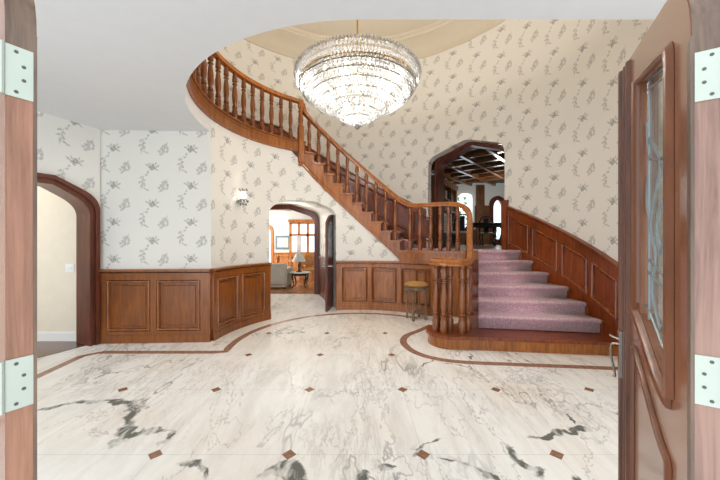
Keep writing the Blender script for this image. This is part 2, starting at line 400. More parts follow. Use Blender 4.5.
def arch_pts(a, zs, zc, zp, f, rc, n=7):
    """flattened Tudor arch, left spring to right spring"""
    zq = zc+(zp-zc)*rc/(a-f); R = []
    for i in range(n+1):
        t = i/n; x = (1-t)**2*a+2*t*(1-t)*a+t*t*(a-rc); z = (1-t)**2*zs+2*t*(1-t)*(zc)+t*t*zq; R.append((x,z))
    R.append((f,zp))
    return [(-x,z) for x,z in R]+R[::-1]
def casing(mb, o, ex, n, outer, inner, z0, d0, d1):
    """arched frame: o plan point of the centre, ex plan direction to the right, n plan direction to the viewer"""
    O = [(outer[0][0],z0)]+outer+[(outer[-1][0],z0)]; I = [(inner[0][0],z0)]+inner+[(inner[-1][0],z0)]
    vs = []
    for (a, za), (b, zb) in zip(O, I):
        for x, z, d in ((a,za,d0),(a,za,d1),(b,zb,d1),(b,zb,d0)):
            vs.append((o[0]+ex[0]*x+n[0]*d, o[1]+ex[1]*x+n[1]*d, z))
    k = len(O)
    fs = [(i*4+j, i*4+(j+1)%4, i*4+4+(j+1)%4, i*4+4+j) for i in range(k-1) for j in range(4)]
    fs += [(3,2,1,0), ((k-1)*4,(k-1)*4+1,(k-1)*4+2,(k-1)*4+3)]
    mb.add(vs, fs)
def struct(name, mb, mat, label=None, **kw):
    o = mb.build(name, mat, **kw); o['kind'] = 'structure'
    if label: o['label'] = label
    return o

# ---- floor
mb = MB(); mb.box(-4.4,3.9,-.2,8.38,-.15,0)
FLOOR = struct('floor', mb, M_MARBLE, 'white marble floor with grey veins and brown inlay')
bpath = [(-3.40,.9,0),(-3.42,3.3,0),(-3.46,3.88,0),(-3.32,4.02,0),(-1.84,4.02,0)]
pts = [bpath[0],bpath[1],bpath[2],bpath[3],bpath[4]] + [P(t,1.79,0) for t in rng(190,52,3)]
mb = MB()
mb.sweep(pts, [(-.05,-.02),(.05,-.02),(.05,.0015),(-.05,.0015)])
mb.build('border_band', M_BORDER, FLOOR)
loop = catmull([(1.30,5.30,0),(1.02,4.98,0),(.78,4.72,0),(.68,4.42,0),(.74,4.08,0),(.93,3.84,0),(1.25,3.70,0),(1.9,3.62,0),(2.6,3.55,0),(3.3,3.47,0)],6)
mb = MB(); mb.sweep(loop, [(-.05,-.02),(.05,-.02),(.05,.0015),(-.05,.0015)]); mb.build('border_band', M_BORDER, FLOOR)
dm = MB(); h = .050; dm.prism([(-h,0),(0,-h),(h,0),(0,h)], -.01, .0018)
first = None
for j in range(5):
    for i in range(-4,4):
        x = (i+.5)*.9135; y = 2.103+(j-1)*.9135
        if not(-3.3 < x < 3.2) or (x-CX)**2+(y-CY)**2 > 1.7**2 and y > 4.2: continue
        if x > .45 and y > 3.3 and not (x < .6): continue
        if x < -1.7 and y > 3.9: continue
        if first is None: first = o = dm.build('inset_diamond', M_DIAM, FLOOR)
        else: o = first.copy(); COL.objects.link(o)
        o.location = (x,y,0)

# ---- foyer ceiling with the round stair-well opening
mb = MB(); xs = [-4.4+2.29*i/6 for i in range(6)]
NX = 40
def yhole(x):
    if x <= CX-RI: return 4.46
    if x >= CX: return CY-RI
    return CY-sqrt(max(0,RI*RI-(x-CX)**2))
xs = [-4.4,CX-RI-.0001] + [CX-RI*cos(pi/2*i/NX) for i in range(NX+1)] + [3.45]
vs = []
for x in xs: vs += [(x,.3,CEIL),(x,yhole(x),CEIL),(x,yhole(x),CEIL+.2),(x,.3,CEIL+.2)]
n = len(xs)
fs = [(i*4+k,i*4+(k+1)%4,i*4+4+(k+1)%4,i*4+4+k) for i in range(n-1) for k in range(4)]+[(3,2,1,0),(n*4-4,n*4-3,n*4-2,n*4-1)]
mb.add(vs, fs); struct('ceiling', mb, M_PLASTER, 'white foyer ceiling curving around the stair well')

# ---- walls
PL0, PL1 = (-3.66,4.40), (CX-RI*cos(radians(3)),4.47)
mb = MB(); wall_piece(mb, line_st(PL0,PL1,0,CEIL,20.06), .12); struct('wall_left', mb, M_PAPER)
# angled wall with the arch to the side hall
AD = (-.403,-.915)                                 # from the corner towards the viewer
def AW(s): return (-3.64+AD[0]*s, 4.38+AD[1]*s)
AN = (.915,-.403)
ar = arch_pts(.66,1.85,2.02,2.245,.20,.20); AC = .72
mb = MB()
def ast(sl, zb, zt):
    return [(AW(s)[0],AW(s)[1],AN[0],AN[1],20-s,z,zt) for s,z in zip(sl,zb)]
wall_piece(mb, ast([0,.06],[0,0],CEIL), .14)
wall_piece(mb, ast([AC+x for x,z in ar],[z for x,z in ar],CEIL), .14)
wall_piece(mb, ast([AC+.66,1.55],[0,0],CEIL), .14)
q = AW(1.55); wall_piece(mb, line_st((q[0],.3),q,0,CEIL,10), .14)
struct('wall_arch', mb, M_PAPER)
tr = MB()
out0 = arch_pts(.70,1.87,2.055,2.285,.21,.21); in0 = arch_pts(.58,1.80,1.95,2.165,.19,.19); md = arch_pts(.645,1.83,2.0,2.235,.2,.2)
o = AW(AC); exd = (-AD[0],-AD[1])
casing(tr, o, exd, AN, out0, in0, 0, 0, .025); casing(tr, o, exd, AN, out0, md, 0, .025, .05); casing(tr, o, exd, AN, arch_pts(.61,1.815,1.97,2.2,.195,.195), in0, 0, .025, .04)
casing(tr, o, exd, AN, md, in0, 0, -.30, 0)
struct('trim_arch_left', tr, W_DARK, 'dark wood casing of the arch to the side hall')

# inner drum wall under the stair and gallery
def sbot(t): return 1.03+.0343*(t-65.8)
def drum_top(t): return 3.24 if t > 123 else min(3.24, sbot(t)+.06)
THC, DA = 121.5, .712
da = arch_pts(DA,1.97,2.09,2.26,.26,.20)
mb = MB()
wall_piece(mb, arc_st(RI, rng(177,THC+degrees(DA/RI)), 0, 3.24), .12)
wall_piece(mb, [s[:5]+(z,)+s[6:] for s,(x,z) in zip(arc_st(RI,[THC-degrees(x/RI) for x,z in da],0,drum_top), da)], .12)
wall_piece(mb, arc_st(RI, rng(THC-degrees(DA/RI),66), 0, drum_top), .12)
struct('wall_stair', mb, M_PAPER)
# plaster rim between the foyer ceiling and the gallery floor
mb = MB(); wall_piece(mb, arc_st(RI+.002, rng(272,177), CEIL+.001, 3.24), .1); struct('wall_gallery_rim', mb, M_PLASTER)

# vaulted passage under the stair
BK = 8.38
ba = arch_pts(1.06,1.98,2.2,2.43,.28,.22); bcx = -2.06
fr = [(P(THC-degrees(x/RI),RI+.115)+(z,)) for x,z in da]; bk = [(bcx+x,BK,z) for x,z in ba]
fr = [fr[0][:2]+(0,)]+fr+[fr[-1][:2]+(0,)]; bk = [bk[0][:2]+(0,)]+bk+[bk[-1][:2]+(0,)]
vs = []; uv = []; n = len(fr); acc = 0
def outw(p, c, d=.1):
    v = (p[0]-c[0], p[2]-c[2]); L = sqrt(v[0]**2+v[1]**2) or 1; return (p[0]+v[0]/L*d, p[1], p[2]+v[1]/L*d)
cf = (fr[0][0]*.5+fr[-1][0]*.5, 0, 1.2); cb_ = (bcx,0,1.2)
for i in range(n):
    if i: acc += sqrt(sum((fr[i][k]-fr[i-1][k])**2 for k in range(3)))
    vs += [fr[i], bk[i], outw(bk[i],cb_), outw(fr[i],cf)]; uv += [(0,acc),(2.3,acc),(2.3,acc),(0,acc)]
fs = [(i*4+k,i*4+(k+1)%4,i*4+4+(k+1)%4,i*4+4+k) for i in range(n-1) for k in range(4)]+[(3,2,1,0),(n*4-4,n*4-3,n*4-2,n*4-1)]
mb = MB(); mb.add(vs, fs, uv); struct('wall_passage', mb, M_PAPER)
f = line_f((fr[-1][0],fr[-1][1]),(bk[-1][0],bk[-1][1]),-1)
mb = MB(); slab(mb,f,.35,f.L-.02,0,1.03,-.01,.03); slab(mb,f,.35,f.L-.02,1.0,1.05,-.01,.05)
struct('trim_passage', mb, W_DARK, 'dark wainscot inside the passage under the stair')
# wall of the sitting room around the passage mouth
mb = MB()
bs = [(bcx+x,BK,0,-1,x,z,2.85) for x,z in ba]
wall_piece(mb, bs, .12); wall_piece(mb, [(bcx+1.06,BK,0,-1,0,0,2.85),(-.5,BK,0,-1,1,0,2.85)], .12); wall_piece(mb, [(-7,BK,0,-1,0,0,2.85),(bcx-1.06,BK,0,-1,1,0,2.85)], .12)
struct('wall_sitting_front', mb, M_WALLWH)
tr = MB()
casing(tr,(bcx,BK),(1,0),(0,-1),ba,arch_pts(.93,1.88,2.07,2.30,.25,.2),0,-.14,.04)
casing(tr,(bcx,BK),(1,0),(0,-1),ba,arch_pts(1.0,1.93,2.13,2.36,.265,.21),0,.04,.07)
struct('trim_passage_arch', tr, W_DARK, 'dark wood arch casing at the far end of the passage')

# outer round wall with the arch to the library
LTH = 46.0; LA = .872
la = arch_pts(LA,3.17,3.40,3.675,.06,.17)
mb = MB()
aL = LTH+degrees(LA/RO); aR = LTH-degrees(LA/RO)
wall_piece(mb, arc_st(RO, rng(96,aL), 0, TOP), .26)
wall_piece(mb, [s[:5]+(z,)+s[6:] for s,(x,z) in zip(arc_st(RO,[LTH-degrees(x/RO) for x,z in la],0,TOP), la)], .26)
wall_piece(mb, arc_st(RO, [aL,aL-(aL-aR)/2,aR], 0, LAND-.02), .26)
wall_piece(mb, arc_st(RO, rng(aR,-39.4), 0, TOP), .26)
wall_piece(mb, arc_st(RO, rng(300,128), CEIL+.02, TOP), .16)
wall_piece(mb, arc_st(RO, rng(128,96), 2.6, TOP), .16)
wall_piece(mb, arc_st(RO, rng(-39.4,-60), CEIL+.2, TOP), .16)
struct('wall_back', mb, M_PAPER)
mb = MB(); wall_piece(mb, line_st((2.68,2.20),(3.4,2.20),0,CEIL,3), .1); wall_piece(mb, line_st((3.4,2.2),(3.4,.4),0,CEIL,4), .1); struct('wall_right', mb, M_PAPER)
lex = (sin(radians(LTH)),-cos(radians(LTH))); ln = (-cos(radians(LTH)),-sin(radians(LTH)))
tr = MB(); lo = P(LTH,RO+.235)
lin_ = arch_pts(LA-.075,3.12,3.33,3.60,.06,.15); lmid = arch_pts(LA-.04,3.14,3.365,3.635,.06,.16); lout = arch_pts(LA+.005,3.17,3.405,3.68,.06,.17)
casing(tr,lo,lex,ln,lout,lin_,LAND,-.30,-.02); casing(tr,lo,lex,ln,lout,lmid,LAND,-.02,.02)
struct('trim_library_arch', tr, W_DARK, 'dark wood casing of the library arch at the landing')

# cove and upper ceiling
mb = MB(); prof = [(RO+.16,TOP),(RO-.03,TOP),(RO-.03,TOP+.05)]
for i in range(9):
    a = radians(90*i/8); prof.append((RO-.02-.42*(1-cos(a)), TOP+.05+.26*sin(a)))
prof += [(2.94,TOP+.28),(2.90,TOP+.31),(2.86,TOP+.31),(2.84,TOP+.36)]
prof += [(.01,TOP+.36),(.01,TOP+.5),(RO+.16,TOP+.5),(RO+.16,TOP)]
vs = []; N = 96
for r,z in prof:
    for k in range(N): vs.append((CX+r*cos(2*pi*k/N),CY+r*sin(2*pi*k/N),z))
fs = [(i*N+k,i*N+(k+1)%N,(i+1)*N+(k+1)%N,(i+1)*N+k) for i in range(len(prof)-1) for k in range(N)]
mb.add(vs,fs); struct('ceiling_cove', mb, M_COVE, 'round coved ceiling above the stair hall')

# gallery floor
mb = MB()
poly = [P(t,RI+.02) for t in rng(122,270,3)]+[P(t,RO) for t in rng(270,122,3)]
mb.prism(poly, 3.245, GAL); struct('floor_gallery', mb, W_RED)

# ------------------------------------------------------------------ wainscots
def bead(mb, f, A, B, ws, wz, d0, h, n=1):
    """half-round strip from A to B (along, up); ws, wz half widths across it"""
    m = 7; vs = []
    for i in range(n+1):
        s = A[0]+(B[0]-A[0])*i/n; z = A[1]+(B[1]-A[1])*i/n
        for k in range(m):
            a = pi*k/(m-1); vs.append(f(s+ws*cos(a), z+wz*cos(a), d0+h*(sin(a)**.7 if k not in (0,m-1) else 0)))
    fs = [(i*m+k,i*m+(k+1)%m,(i+1)*m+(k+1)%m,(i+1)*m+k) for i in range(n) for k in range(m)]+[tuple(range(m)),tuple(n*m+k for k in range(m))[::-1]]
    mb.add(vs, fs)
def wainscot(name, f, sa, sb, panels, k, mat, label, H=1.05, zlo=0, p0=.17, p1=.89, m=.035, n=1, depth=.010, frame_mat=None):
    """k: along-units per metre (degrees per metre on a circle)"""
    sg = 1 if sb > sa else -1
    nn = lambda a, b: max(1, int(abs(b-a)/abs(k)/.12)) if n > 1 else 1
    mb = MB(); slab(mb,f,sa,sb,zlo,H-.03,-.004,depth,nn(sa,sb)); root = struct(name, mb, mat, label)
    c = MB(); slab(c,f,sa,sb,H-.045,H,-.003,.075,nn(sa,sb),.008); slab(c,f,sa,sb,H-.085,H-.045,0,.058,nn(sa,sb),.01); c.build('cap_rail',mat,root)
    if zlo == 0:
        c = MB(); slab(c,f,sa,sb,0,.11,-.003,.056,nn(sa,sb),0); c.build('base_rail',mat,root)
    pl = sorted([(min(a,b),max(a,b)) for a,b in panels], reverse=(sg < 0))
    pl = [(a,b) if sg > 0 else (b,a) for a,b in pl]
    fr = MB(); dF = depth+.036; e = sa
    slab(fr,f,sa,sb,max(zlo,0) if zlo >= 0 else zlo,p0,0,dF,nn(sa,sb),.004); slab(fr,f,sa,sb,p1,H-.06,0,dF,nn(sa,sb),.004)
    for a,b in pl+[(sb,sb)]:
        if (a-e)*sg > .002: slab(fr,f,e,a,p0-.003,p1+.003,0,dF,nn(e,a),0,abs(.004*k))
        e = b
    fr.build('stiles_and_rails',mat,root)
    for a,b in pl:
        pm = MB(); w = m*k*sg; N = nn(a,b); D = dF+.016-depth; hw = abs(w)/2
        bead(pm,f,(a,p1-m/2),(b,p1-m/2),0,m/2,depth-.002,D,N); bead(pm,f,(a,p0+m/2),(b,p0+m/2),0,m/2,depth-.002,D,N)
        bead(pm,f,(a+w/2,p0),(a+w/2,p1),hw,0,depth-.002,D); bead(pm,f,(b-w/2,p0),(b-w/2,p1),hw,0,depth-.002,D)
        pn = pm.build('panel_moulding',frame_mat or mat,root,angle=60)
        fld = MB(); g = .035*k*sg
        slab(fld,f,a+w+g,b-w-g,p0+m+.035,p1-m-.035,depth-.004,depth+.010,N,.01,abs(.01*k)); fld.build('panel_field',mat,pn)
    return root
fl = line_f(PL0,PL1,1)
def s_u(u):
    e = ((PL1[0]-PL0[0])/fl.L,(PL1[1]-PL0[1])/fl.L); kk = (u-356)/308
    return (kk*PL0[1]-PL0[0])/(e[0]-kk*e[1])
W1 = wainscot('trim_1', fl, 0, fl.L+.01, [(s_u(109),s_u(152)),(s_u(158.5),s_u(201.5))], 1, W_WAIN, 'oak wainscot of two panels on the flat left wall', frame_mat=W_MOLD)
KI = degrees(1/RI)
W2 = wainscot('trim_2', arc_f(RI), 177, THC+degrees(DA/RI), [(th_u(214.5),th_u(236)),(th_u(240),th_u(263.5))], KI, W_WAIN, 'curved oak wainscot left of the passage arch', n=2, frame_mat=W_MOLD)
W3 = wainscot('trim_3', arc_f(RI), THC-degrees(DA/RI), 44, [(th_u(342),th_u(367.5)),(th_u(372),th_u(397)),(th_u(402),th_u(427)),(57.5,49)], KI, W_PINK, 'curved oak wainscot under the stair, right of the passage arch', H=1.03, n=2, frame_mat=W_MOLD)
KO = degrees(1/RO)
W4 = wainscot('trim_4', arc_f(RO,lambda t:.28+.0274*(t+6.4)), 31.6, -12, [(th_u(508,3.37),th_u(529,3.37)),(th_u(532.5,3.37),th_u(558,3.37)),(th_u(562,3.37),th_u(588,3.37)),(th_u(592,3.37),th_u(618,3.37))], KO, W_RED,
    'red-brown panelled wainscot rising beside the carpeted steps', H=.87, zlo=-.35, p0=.13, p1=.66, n=2, frame_mat=W_RMOLD)
mb = MB(); slab(mb,arc_f(RO,lambda t:0),31.6,29.9,LAND-.1,2.22,-.004,.075); slab(mb,arc_f(RO),31.8,29.7,2.22,2.25,-.004,.09,1,.006)
mb.build('end_post',W_RED,W4)
def wtop(t): return min(2.34+.0309*(t-66), 4.12)
W5 = wainscot('trim_5', arc_f(RO,lambda t:wtop(t)-.95), 61.4, 200, [(t-7.2,t) for t in rng(66.5,160.1,7.8)], KO, W_RED, 'panelled wainscot climbing the outer wall behind the balusters', H=.95, zlo=-.02, p0=.2, p1=.78, n=2)

# ------------------------------------------------------------------ staircase
ST = empty('staircase','curved oak staircase with turned balusters and mauve carpet sweeping up to the gallery','staircase',(2.4,4.6,0))
def stb(name, mb, mat):
    o = mb.build(name, mat); o.parent = ST; o.matrix_parent_inverse = ST.matrix_world.inverted() if False else o.matrix_parent_inverse
    o.location = (-2.4,-4.6,0); return o
RISE = .18
LY = [4.5,4.75,5.0,5.27,5.55,5.83]; RY = [4.2,4.48,4.82,5.2,5.5,5.72]
def rx(Y, R=RO): return CX+sqrt(R*R-(Y-CY)**2)
def lx(Y): return .360*Y+.005
# starting step with its rounded end
VC = (1.33,4.40)
def start_poly(g=0):
    p = [(rx(3.86)-.01,3.86-g),(2.4,3.98-g),(1.7,4.07-g)]
    p += [(VC[0]+(.31+g)*cos(radians(a)),VC[1]+(.31+g)*sin(radians(a))) for a in range(-85,-300,-15)]
    p += [(1.62,4.80),(rx(4.6)-.01,4.6)]
    return p
mb = MB(); mb.prism(start_poly(-.02),0,RISE-.04); mb.prism(start_poly(-.012),0,.03)
stb('starting_step',mb,W_STAIR)
mb = MB(); mb.prism(start_poly(.015),RISE-.04,RISE); stb('tread',mb,W_RED)
for k in range(5):  # darker oak on these steps paints in the shade beside the carpet
    z = RISE*(k+2); y0, y1 = LY[k], LY[k+1]; q0, q1 = RY[k], RY[k+1]
    mb = MB(); mb.prism([(lx(y0+.03)+.012,y0+.03),(rx(q0+.03)-.01,q0+.03),(rx(q1+.05)-.01,q1+.05),(lx(y1+.05)+.012,y1+.05)],.02,z-.035); stb('riser',mb,W_RED)
    mb = MB(); mb.prism([(lx(y0)-.02,y0),(rx(q0)-.01,q0),(rx(q1+.03)-.01,q1+.03),(lx(y1+.03)-.02,y1+.03)],z-.035,z); stb('tread',mb,W_RED)
# landing
edge = [P(t,RI-.03) for t in rng(67,54,3)]+[(1.62,5.93),(1.87,5.81),(2.02,5.70),(2.06,5.83)]
def land_poly(g):
    e = [(p[0]-g*.4,p[1]-g) for p in edge]
    return e+[(lx(5.83),5.86-g),(rx(5.75)-.02,5.75-g)]+[P(t,RO-.01) for t in rng(25,67,3)]
mb = MB(); mb.prism(land_poly(0),1.03,LAND-.035); stb('landing_frame',mb,W_STAIR)
mb = MB(); mb.prism(land_poly(.025),LAND-.035,LAND); stb('landing_floor',mb,W_STAIR)
mb = MB(); ed = [(p[0],p[1]-.02,1.045) for p in edge]; mb.sweep(ed,[(-.02,-.02),(.02,-.02),(.02,.02),(-.02,.02)]); mb.sweep([(p[0],p[1],1.215) for p in ed],[(-.014,-.012),(.014,-.012),(.014,.012),(-.014,.012)]); stb('landing_moulding',mb,W_STAIR)
# wall panel closing the landing corner
mb = MB(); cl = [P(50,RI+.03)]+[(1.62,5.96),(1.87,5.86),(2.04,5.78),(2.04,5.9),(1.6,6.05)]; mb.prism(cl,0,1.03); stb('landing_apron',mb,W_STAIR)
# upper flight
T0, DT, UR = 66.5, 5.4, (GAL-LAND)/11
for i in range(10):
    a, b = T0+i*DT, T0+(i+1)*DT; z = LAND+UR*(i+1); z0 = z-UR
    mb = MB(); mb.prism([P(a-.9,RI-.04),P(b,RI-.04),P(b,RO-.01),P(a-.9,RO-.01)],z-.035,z); stb('tread',mb,W_STAIR)
    mb = MB(); mb.prism([P(a,RI-.02),P(a+.9,RI-.02),P(a+.9,RO-.01),P(a,RO-.01)],z0,z-.035); stb('riser',mb,W_STAIR)
mb = MB()
a = T0+10*DT; mb.prism([P(a,RI-.02),P(a+1.5,RI-.02),P(a+1.5,RO-.01),P(a,RO-.01)],GAL-UR,GAL-.03); mb.prism([P(a-.9,RI-.04),P(a+1.6,RI-.04),P(a+1.6,RO-.01),P(a-.9,RO-.01)],GAL-.03,GAL); stb('riser',mb,W_STAIR)
mb = MB()
for i in range(11):
    a, b = T0+i*DT, T0+(i+1)*DT; z = LAND+UR*(i+1)-.035
    if i == 10: b = 123.5
    wall_piece(mb, arc_st(RI-.012, rng(a,b,1.8), lambda t: sbot(t)-.0, z), .06)
wall_piece(mb, arc_st(RI-.012, rng(64,T0,1.8), lambda t: max(1.03,sbot(t)), LAND-.04), .06)
f = arc_f(RI,lambda t:sbot(t)); slab(mb,f,64.5,123,-.005,.035,.0,.035,30,.006); slab(mb,f,65.5,123,.085,.10,.0,.024,30,.004)
stb('stringer',mb,W_STAIR)
# gallery fascia
f = arc_f(RI); mb = MB()
slab(mb,f,121.5,271,3.22,GAL-.02,-.03,.025,60); slab(mb,f,121.5,271,3.215,3.26,-.03,.045,60,.01); slab(mb,f,121.5,271,3.36,3.385,0,.036,60,.006); slab(mb,f,121.0,271,GAL-.035,GAL,-.05,.06,60,.008)
stb('gallery_fascia',mb,W_STAIR)

# ------------------------------------------------------------------ balustrade
BA = ST
def bab(name, mb, mat, loc=None):
    o = mb.build(name, mat); o.parent = BA; o.location = (-2.4,-4.6,0) if loc is None else (loc[0]-2.4,loc[1]-4.6,loc[2]); return o
RS = 1.3
rail = [(p*RS,q*RS) for p,q in [(.036,-.028),(.036,-.012),(.028,-.004),(.034,.012),(.026,.028),(.010,.036),(-.010,.036),(-.026,.028),(-.034,.012),(-.028,-.004),(-.036,-.012),(-.036,-.028)]]
RB = RI-.012
g1 = [P(t,RB,4.235) for t in rng(272,121.3,3)]
mb = MB(); mb.sweep(g1, rail); bab('handrail',mb,W_STAIR)
ctrl = [P(121.2,RB,4.20),P(120.6,RB,4.06),P(119,RB,3.99),P(110,RB,3.70),P(100,RB,3.375),P(89,RB,3.02),P(78,RB,2.655),P(72,RB,2.46),P(67,RB,2.30),P(62.5,RB,2.195),P(58,RB,2.155),P(54,RB,2.15),
        (1.62,5.92,2.15),(1.83,5.81,2.14),(1.97,5.68,2.08),(2.015,5.53,1.98),(1.97,5.34,1.86),(1.86,5.04,1.65),(1.75,4.74,1.43),(1.67,4.52,1.275),(1.61,4.37,1.19),(1.52,4.24,1.155),(1.36,4.17,1.15),(1.20,4.22,1.15),(1.11,4.36,1.15),(1.14,4.53,1.15),(1.27,4.60,1.15),(1.39,4.54,1.15),(1.40,4.43,1.15),(1.34,4.40,1.15)]
RAILP = catmull(ctrl,6)
mb = MB(); mb.sweep(RAILP, rail); bab('handrail',mb,W_STAIR)
mb = MB(); mb.lathe([(.075,-.03),(.085,0),(.075,.03),(.03,.045)],20,(VC[0],VC[1],1.165)); bab('rail_cap',mb,W_STAIR)
def bal_prof(h, r=.027*1.0):
    q = [(0,.040),(.02,.043),(.17,.045),(.20,.034),(.212,.026),(.222,.042),(.238,.042),(.248,.027),(.262,.036),(.278,.036),(.29,.026),(.33,.034),(.42,.042),(.52,.043),(.62,.036),(.70,.028),(.72,.026),(.73,.040),(.745,.040),(.755,.026),(.785,.026),(.795,.040),(.81,.041),(.93,.036),(.95,.026),(.96,.034),(1.0,.034)]
    return [(x/.027*r,t*h) for t,x in q]
mb = MB(); mb.lathe(bal_prof(1.0),12); BMESH = bab('baluster',mb,W_BAL,(0,0,0))
used = [False]
def baluster(x, y, z0, z1, s=1.0):
    o = BMESH if not used[0] else BMESH.copy()
    if used[0]: COL.objects.link(o)
    used[0] = True
    o.location = (x-2.4,y-4.6,z0); o.scale = (s,s,z1-z0); return o
for k in range(24):
    t = 128.4+5.5*k
    if t < 268: p = P(t,RB); baluster(p[0],p[1],GAL,4.21)
def rail_z(x, y):
    return min(RAILP, key=lambda p:(p[0]-x)**2+(p[1]-y)**2)[2]
for i in range(10):
    t = T0+(i+.5)*DT; p = P(t,RB); baluster(p[0],p[1],LAND+UR*(i+1),rail_z(*p)-.02)
for u in (410,420,429.6,439):
    t = th_u(u,RB) if u < 424 else None
    if t: p = P(t,RB)
    else: p = min(RAILP[60:95], key=lambda q:abs(356+308*q[0]/q[1]-u)+ (0 if q[2] > 2.1 else 99))
    baluster(p[0],p[1],LAND,p[2]-.02 if len(p) > 2 else rail_z(*p)-.02)
for p in ((1.76,5.85),(1.90,5.76)): baluster(p[0],p[1],LAND,rail_z(*p)-.02)
for k,(yy) in enumerate((4.60,4.86,5.12,5.40)):
    x = .360*yy+.045; baluster(x,yy,RISE*(k+2),rail_z(x,yy)-.02)
for (x,y) in ((1.165,4.48),(1.21,4.25),(1.45,4.22),(1.57,4.33),(1.13,4.36),(1.22,4.58),(1.37,4.575)): baluster(x,y,RISE,1.13,1.1)
mb = MB(); mb.lathe(bal_prof(.975,.031),16); bab('newel_post',mb,W_BAL,(VC[0],VC[1]-.03,RISE))
mb = MB(); e1 = (cos(radians(123)),sin(radians(123))); e2 = (-e1[1],e1[0]); c = P(123,RI-.045)
mb.obox(c,e1,e2,.05,.05,3.02,3.72)
mb.lathe([(.02,0),(.045,.015),(.05,.04),(.035,.06),(.05,.075),(.05,.09)],14,(c[0],c[1],2.935))
mb.lathe([(.055,0),(.055,.03),(.038,.045),(.046,.06),(.052,.12),(.046,.2),(.036,.27),(.05,.29),(.05,.31),(.036,.33),(.044,.38),(.05,.42),(.05,.52)],14,(c[0],c[1],3.72))
mb.obox(c,e1,e2,.042,.042,4.10,4.21)
bab('newel_post',mb,W_STAIR)

# ------------------------------------------------------------------ stair carpet
CA = ST
def cab(name, vs, fs):
    mb = MB(); mb.add(vs,fs); o = mb.build(name, M_CARPET, angle=60); o.parent = CA; o.location = (-2.4,-4.6,0); o['label'] = 'mauve carpet'
    md = o.modifiers.new('thick','SOLIDIFY'); md.thickness = .016; md.offset = 0; return o
CL = lambda Y: .3977*Y
CR = lambda Y: CX+sqrt(3.30**2-(Y-CY)**2)
vs = []
def row(yl, yr, z):
    for X in (CL(yl), CR(yr)):
        t = (X-lx(yl))/(rx(yr)-lx(yl)); Y = yl+(yr-yl)*t; vs.append((CL(Y) if X < 2.6 else X, Y, z))
for k in range(6):
    z0, z1 = RISE*(k+1)+.010, RISE*(k+2)+.010; yl, yr = LY[k], RY[k]
    row(yl+.016,yr+.016,z0); row(yl+.014,yr+.014,z1-.06); row(yl-.012,yr-.012,z1-.036); row(yl-.016,yr-.016,z1-.014); row(yl+.004,yr+.004,z1); row(yl+.04,yr+.04,z1)
row(6.1,5.95,LAND+.010)
n = len(vs)//2
o = cab('stair_runner', vs, [(2*i,2*i+1,2*i+3,2*i+2) for i in range(n-1)])
poly = [(2.38,6.0),(CR(5.9),5.9)]+[P(t,3.25) for t in rng(32,66,4)]+[P(t,2.45) for t in rng(66,54,4)]+[(1.7,6.2)]
o = cab('landing_carpet',[(p[0],p[1],LAND+.008) for p in poly],[tuple(range(len(poly)))])
vs = []
for i in range(11):
    t = T0+i*DT-.9; z0 = LAND+UR*i+.010; z1 = LAND+UR*(i+1)+.010
    for tt,z in ((t+.75,z0),(t+.7,z1-.05),(t-.1,z1-.03),(t-.3,z1-.01),(t+.2,z1),(t+1.2,z1)):
        vs.append(P(tt,2.45,z)); vs.append(P(tt,3.22,z))
n = len(vs)//2
cab('stair_runner', vs, [(2*i,2*i+1,2*i+3,2*i+2) for i in range(n-1)])
mb = MB(); mb.box(-.006,.006,-.02,.02,-.04,.04)
tag(mb.build('outlet_plate',M_WHITE,None,loc=(lx(4.9)-.005,4.88,.63)),'tiny white outlet plate on the open end of the carpeted steps','outlet plate')

# ------------------------------------------------------------------ chandelier
CH = empty('chandelier','large tiered crystal chandelier glowing on a brass rod in the stair hall','chandelier',(.02,4.36,3.765))
def chb(name, mb, mat, loc=(0,0,0)):
    return mb.build(name, mat, CH, loc=loc)
mb = MB(); mb.tube([(0,0,-.1),(0,0,.6),(0,0,TOP+.36-3.765)],.012,8); mb.lathe([(.02,.02),(.05,.04),(.06,.08),(.02,.12)],12,(0,0,-.02)); chb('hanging_rod',mb,M_GOLD)
mb = MB(); mb.lathe([(.03,0),(.11,.03),(.12,.06)],20,(0,0,TOP+.36-3.765-.06)); chb('ceiling_canopy',mb,M_GOLD)
def ring(r, z, w=.02, h=.02):
    return [(r*cos(2*pi*k/64),r*sin(2*pi*k/64),z) for k in range(64)]
mb = MB()
for r,z in ((.835,.02),(.815,-.135)): mb.sweep(ring(r,z),[(-.005,-.007),(.005,-.007),(.005,.007),(-.005,.007)],True)
chb('brass_frame',mb,M_GOLD)
prof = [(r_*.945,-.15+(z_+.15)*.86) for r_,z_ in [(.865,-.15),(.845,-.20),(.80,-.265),(.735,-.325),(.65,-.385),(.555,-.445),(.455,-.51),(.355,-.575),(.255,-.64),(.16,-.70),(.075,-.755)]]
mb = MB(); rows = []
for j in range(17):
    q = j/16*(len(prof)-1); a_ = int(min(q,len(prof)-2)); t = q-a_
    rows.append((prof[a_][0]*(1-t)+prof[a_+1][0]*t, prof[a_][1]*(1-t)+prof[a_+1][1]*t))
for j,(r,z) in enumerate(rows):
    n = max(8,int(2*pi*r/.030))
    for k in range(n):
        a = 2*pi*(k+.5*(j%2))/n
        mb.octa((r*cos(a),r*sin(a),z+.010),.0145,.030,.020,a)
        if k%2 == 0: mb.octa((max(r-.05,.01)*cos(a),max(r-.05,.01)*sin(a),z+.01),.022,.03,.025,a+.6,5)
for z,rr in ((.03,.85),(-.035,.855),(-.10,.845),(.0,.81),(-.07,.81)):
    n = 124
    for k in range(n):
        a = 2*pi*(k+.25)/n; mb.octa((rr*cos(a),rr*sin(a),z),.018,.036,.03,a)
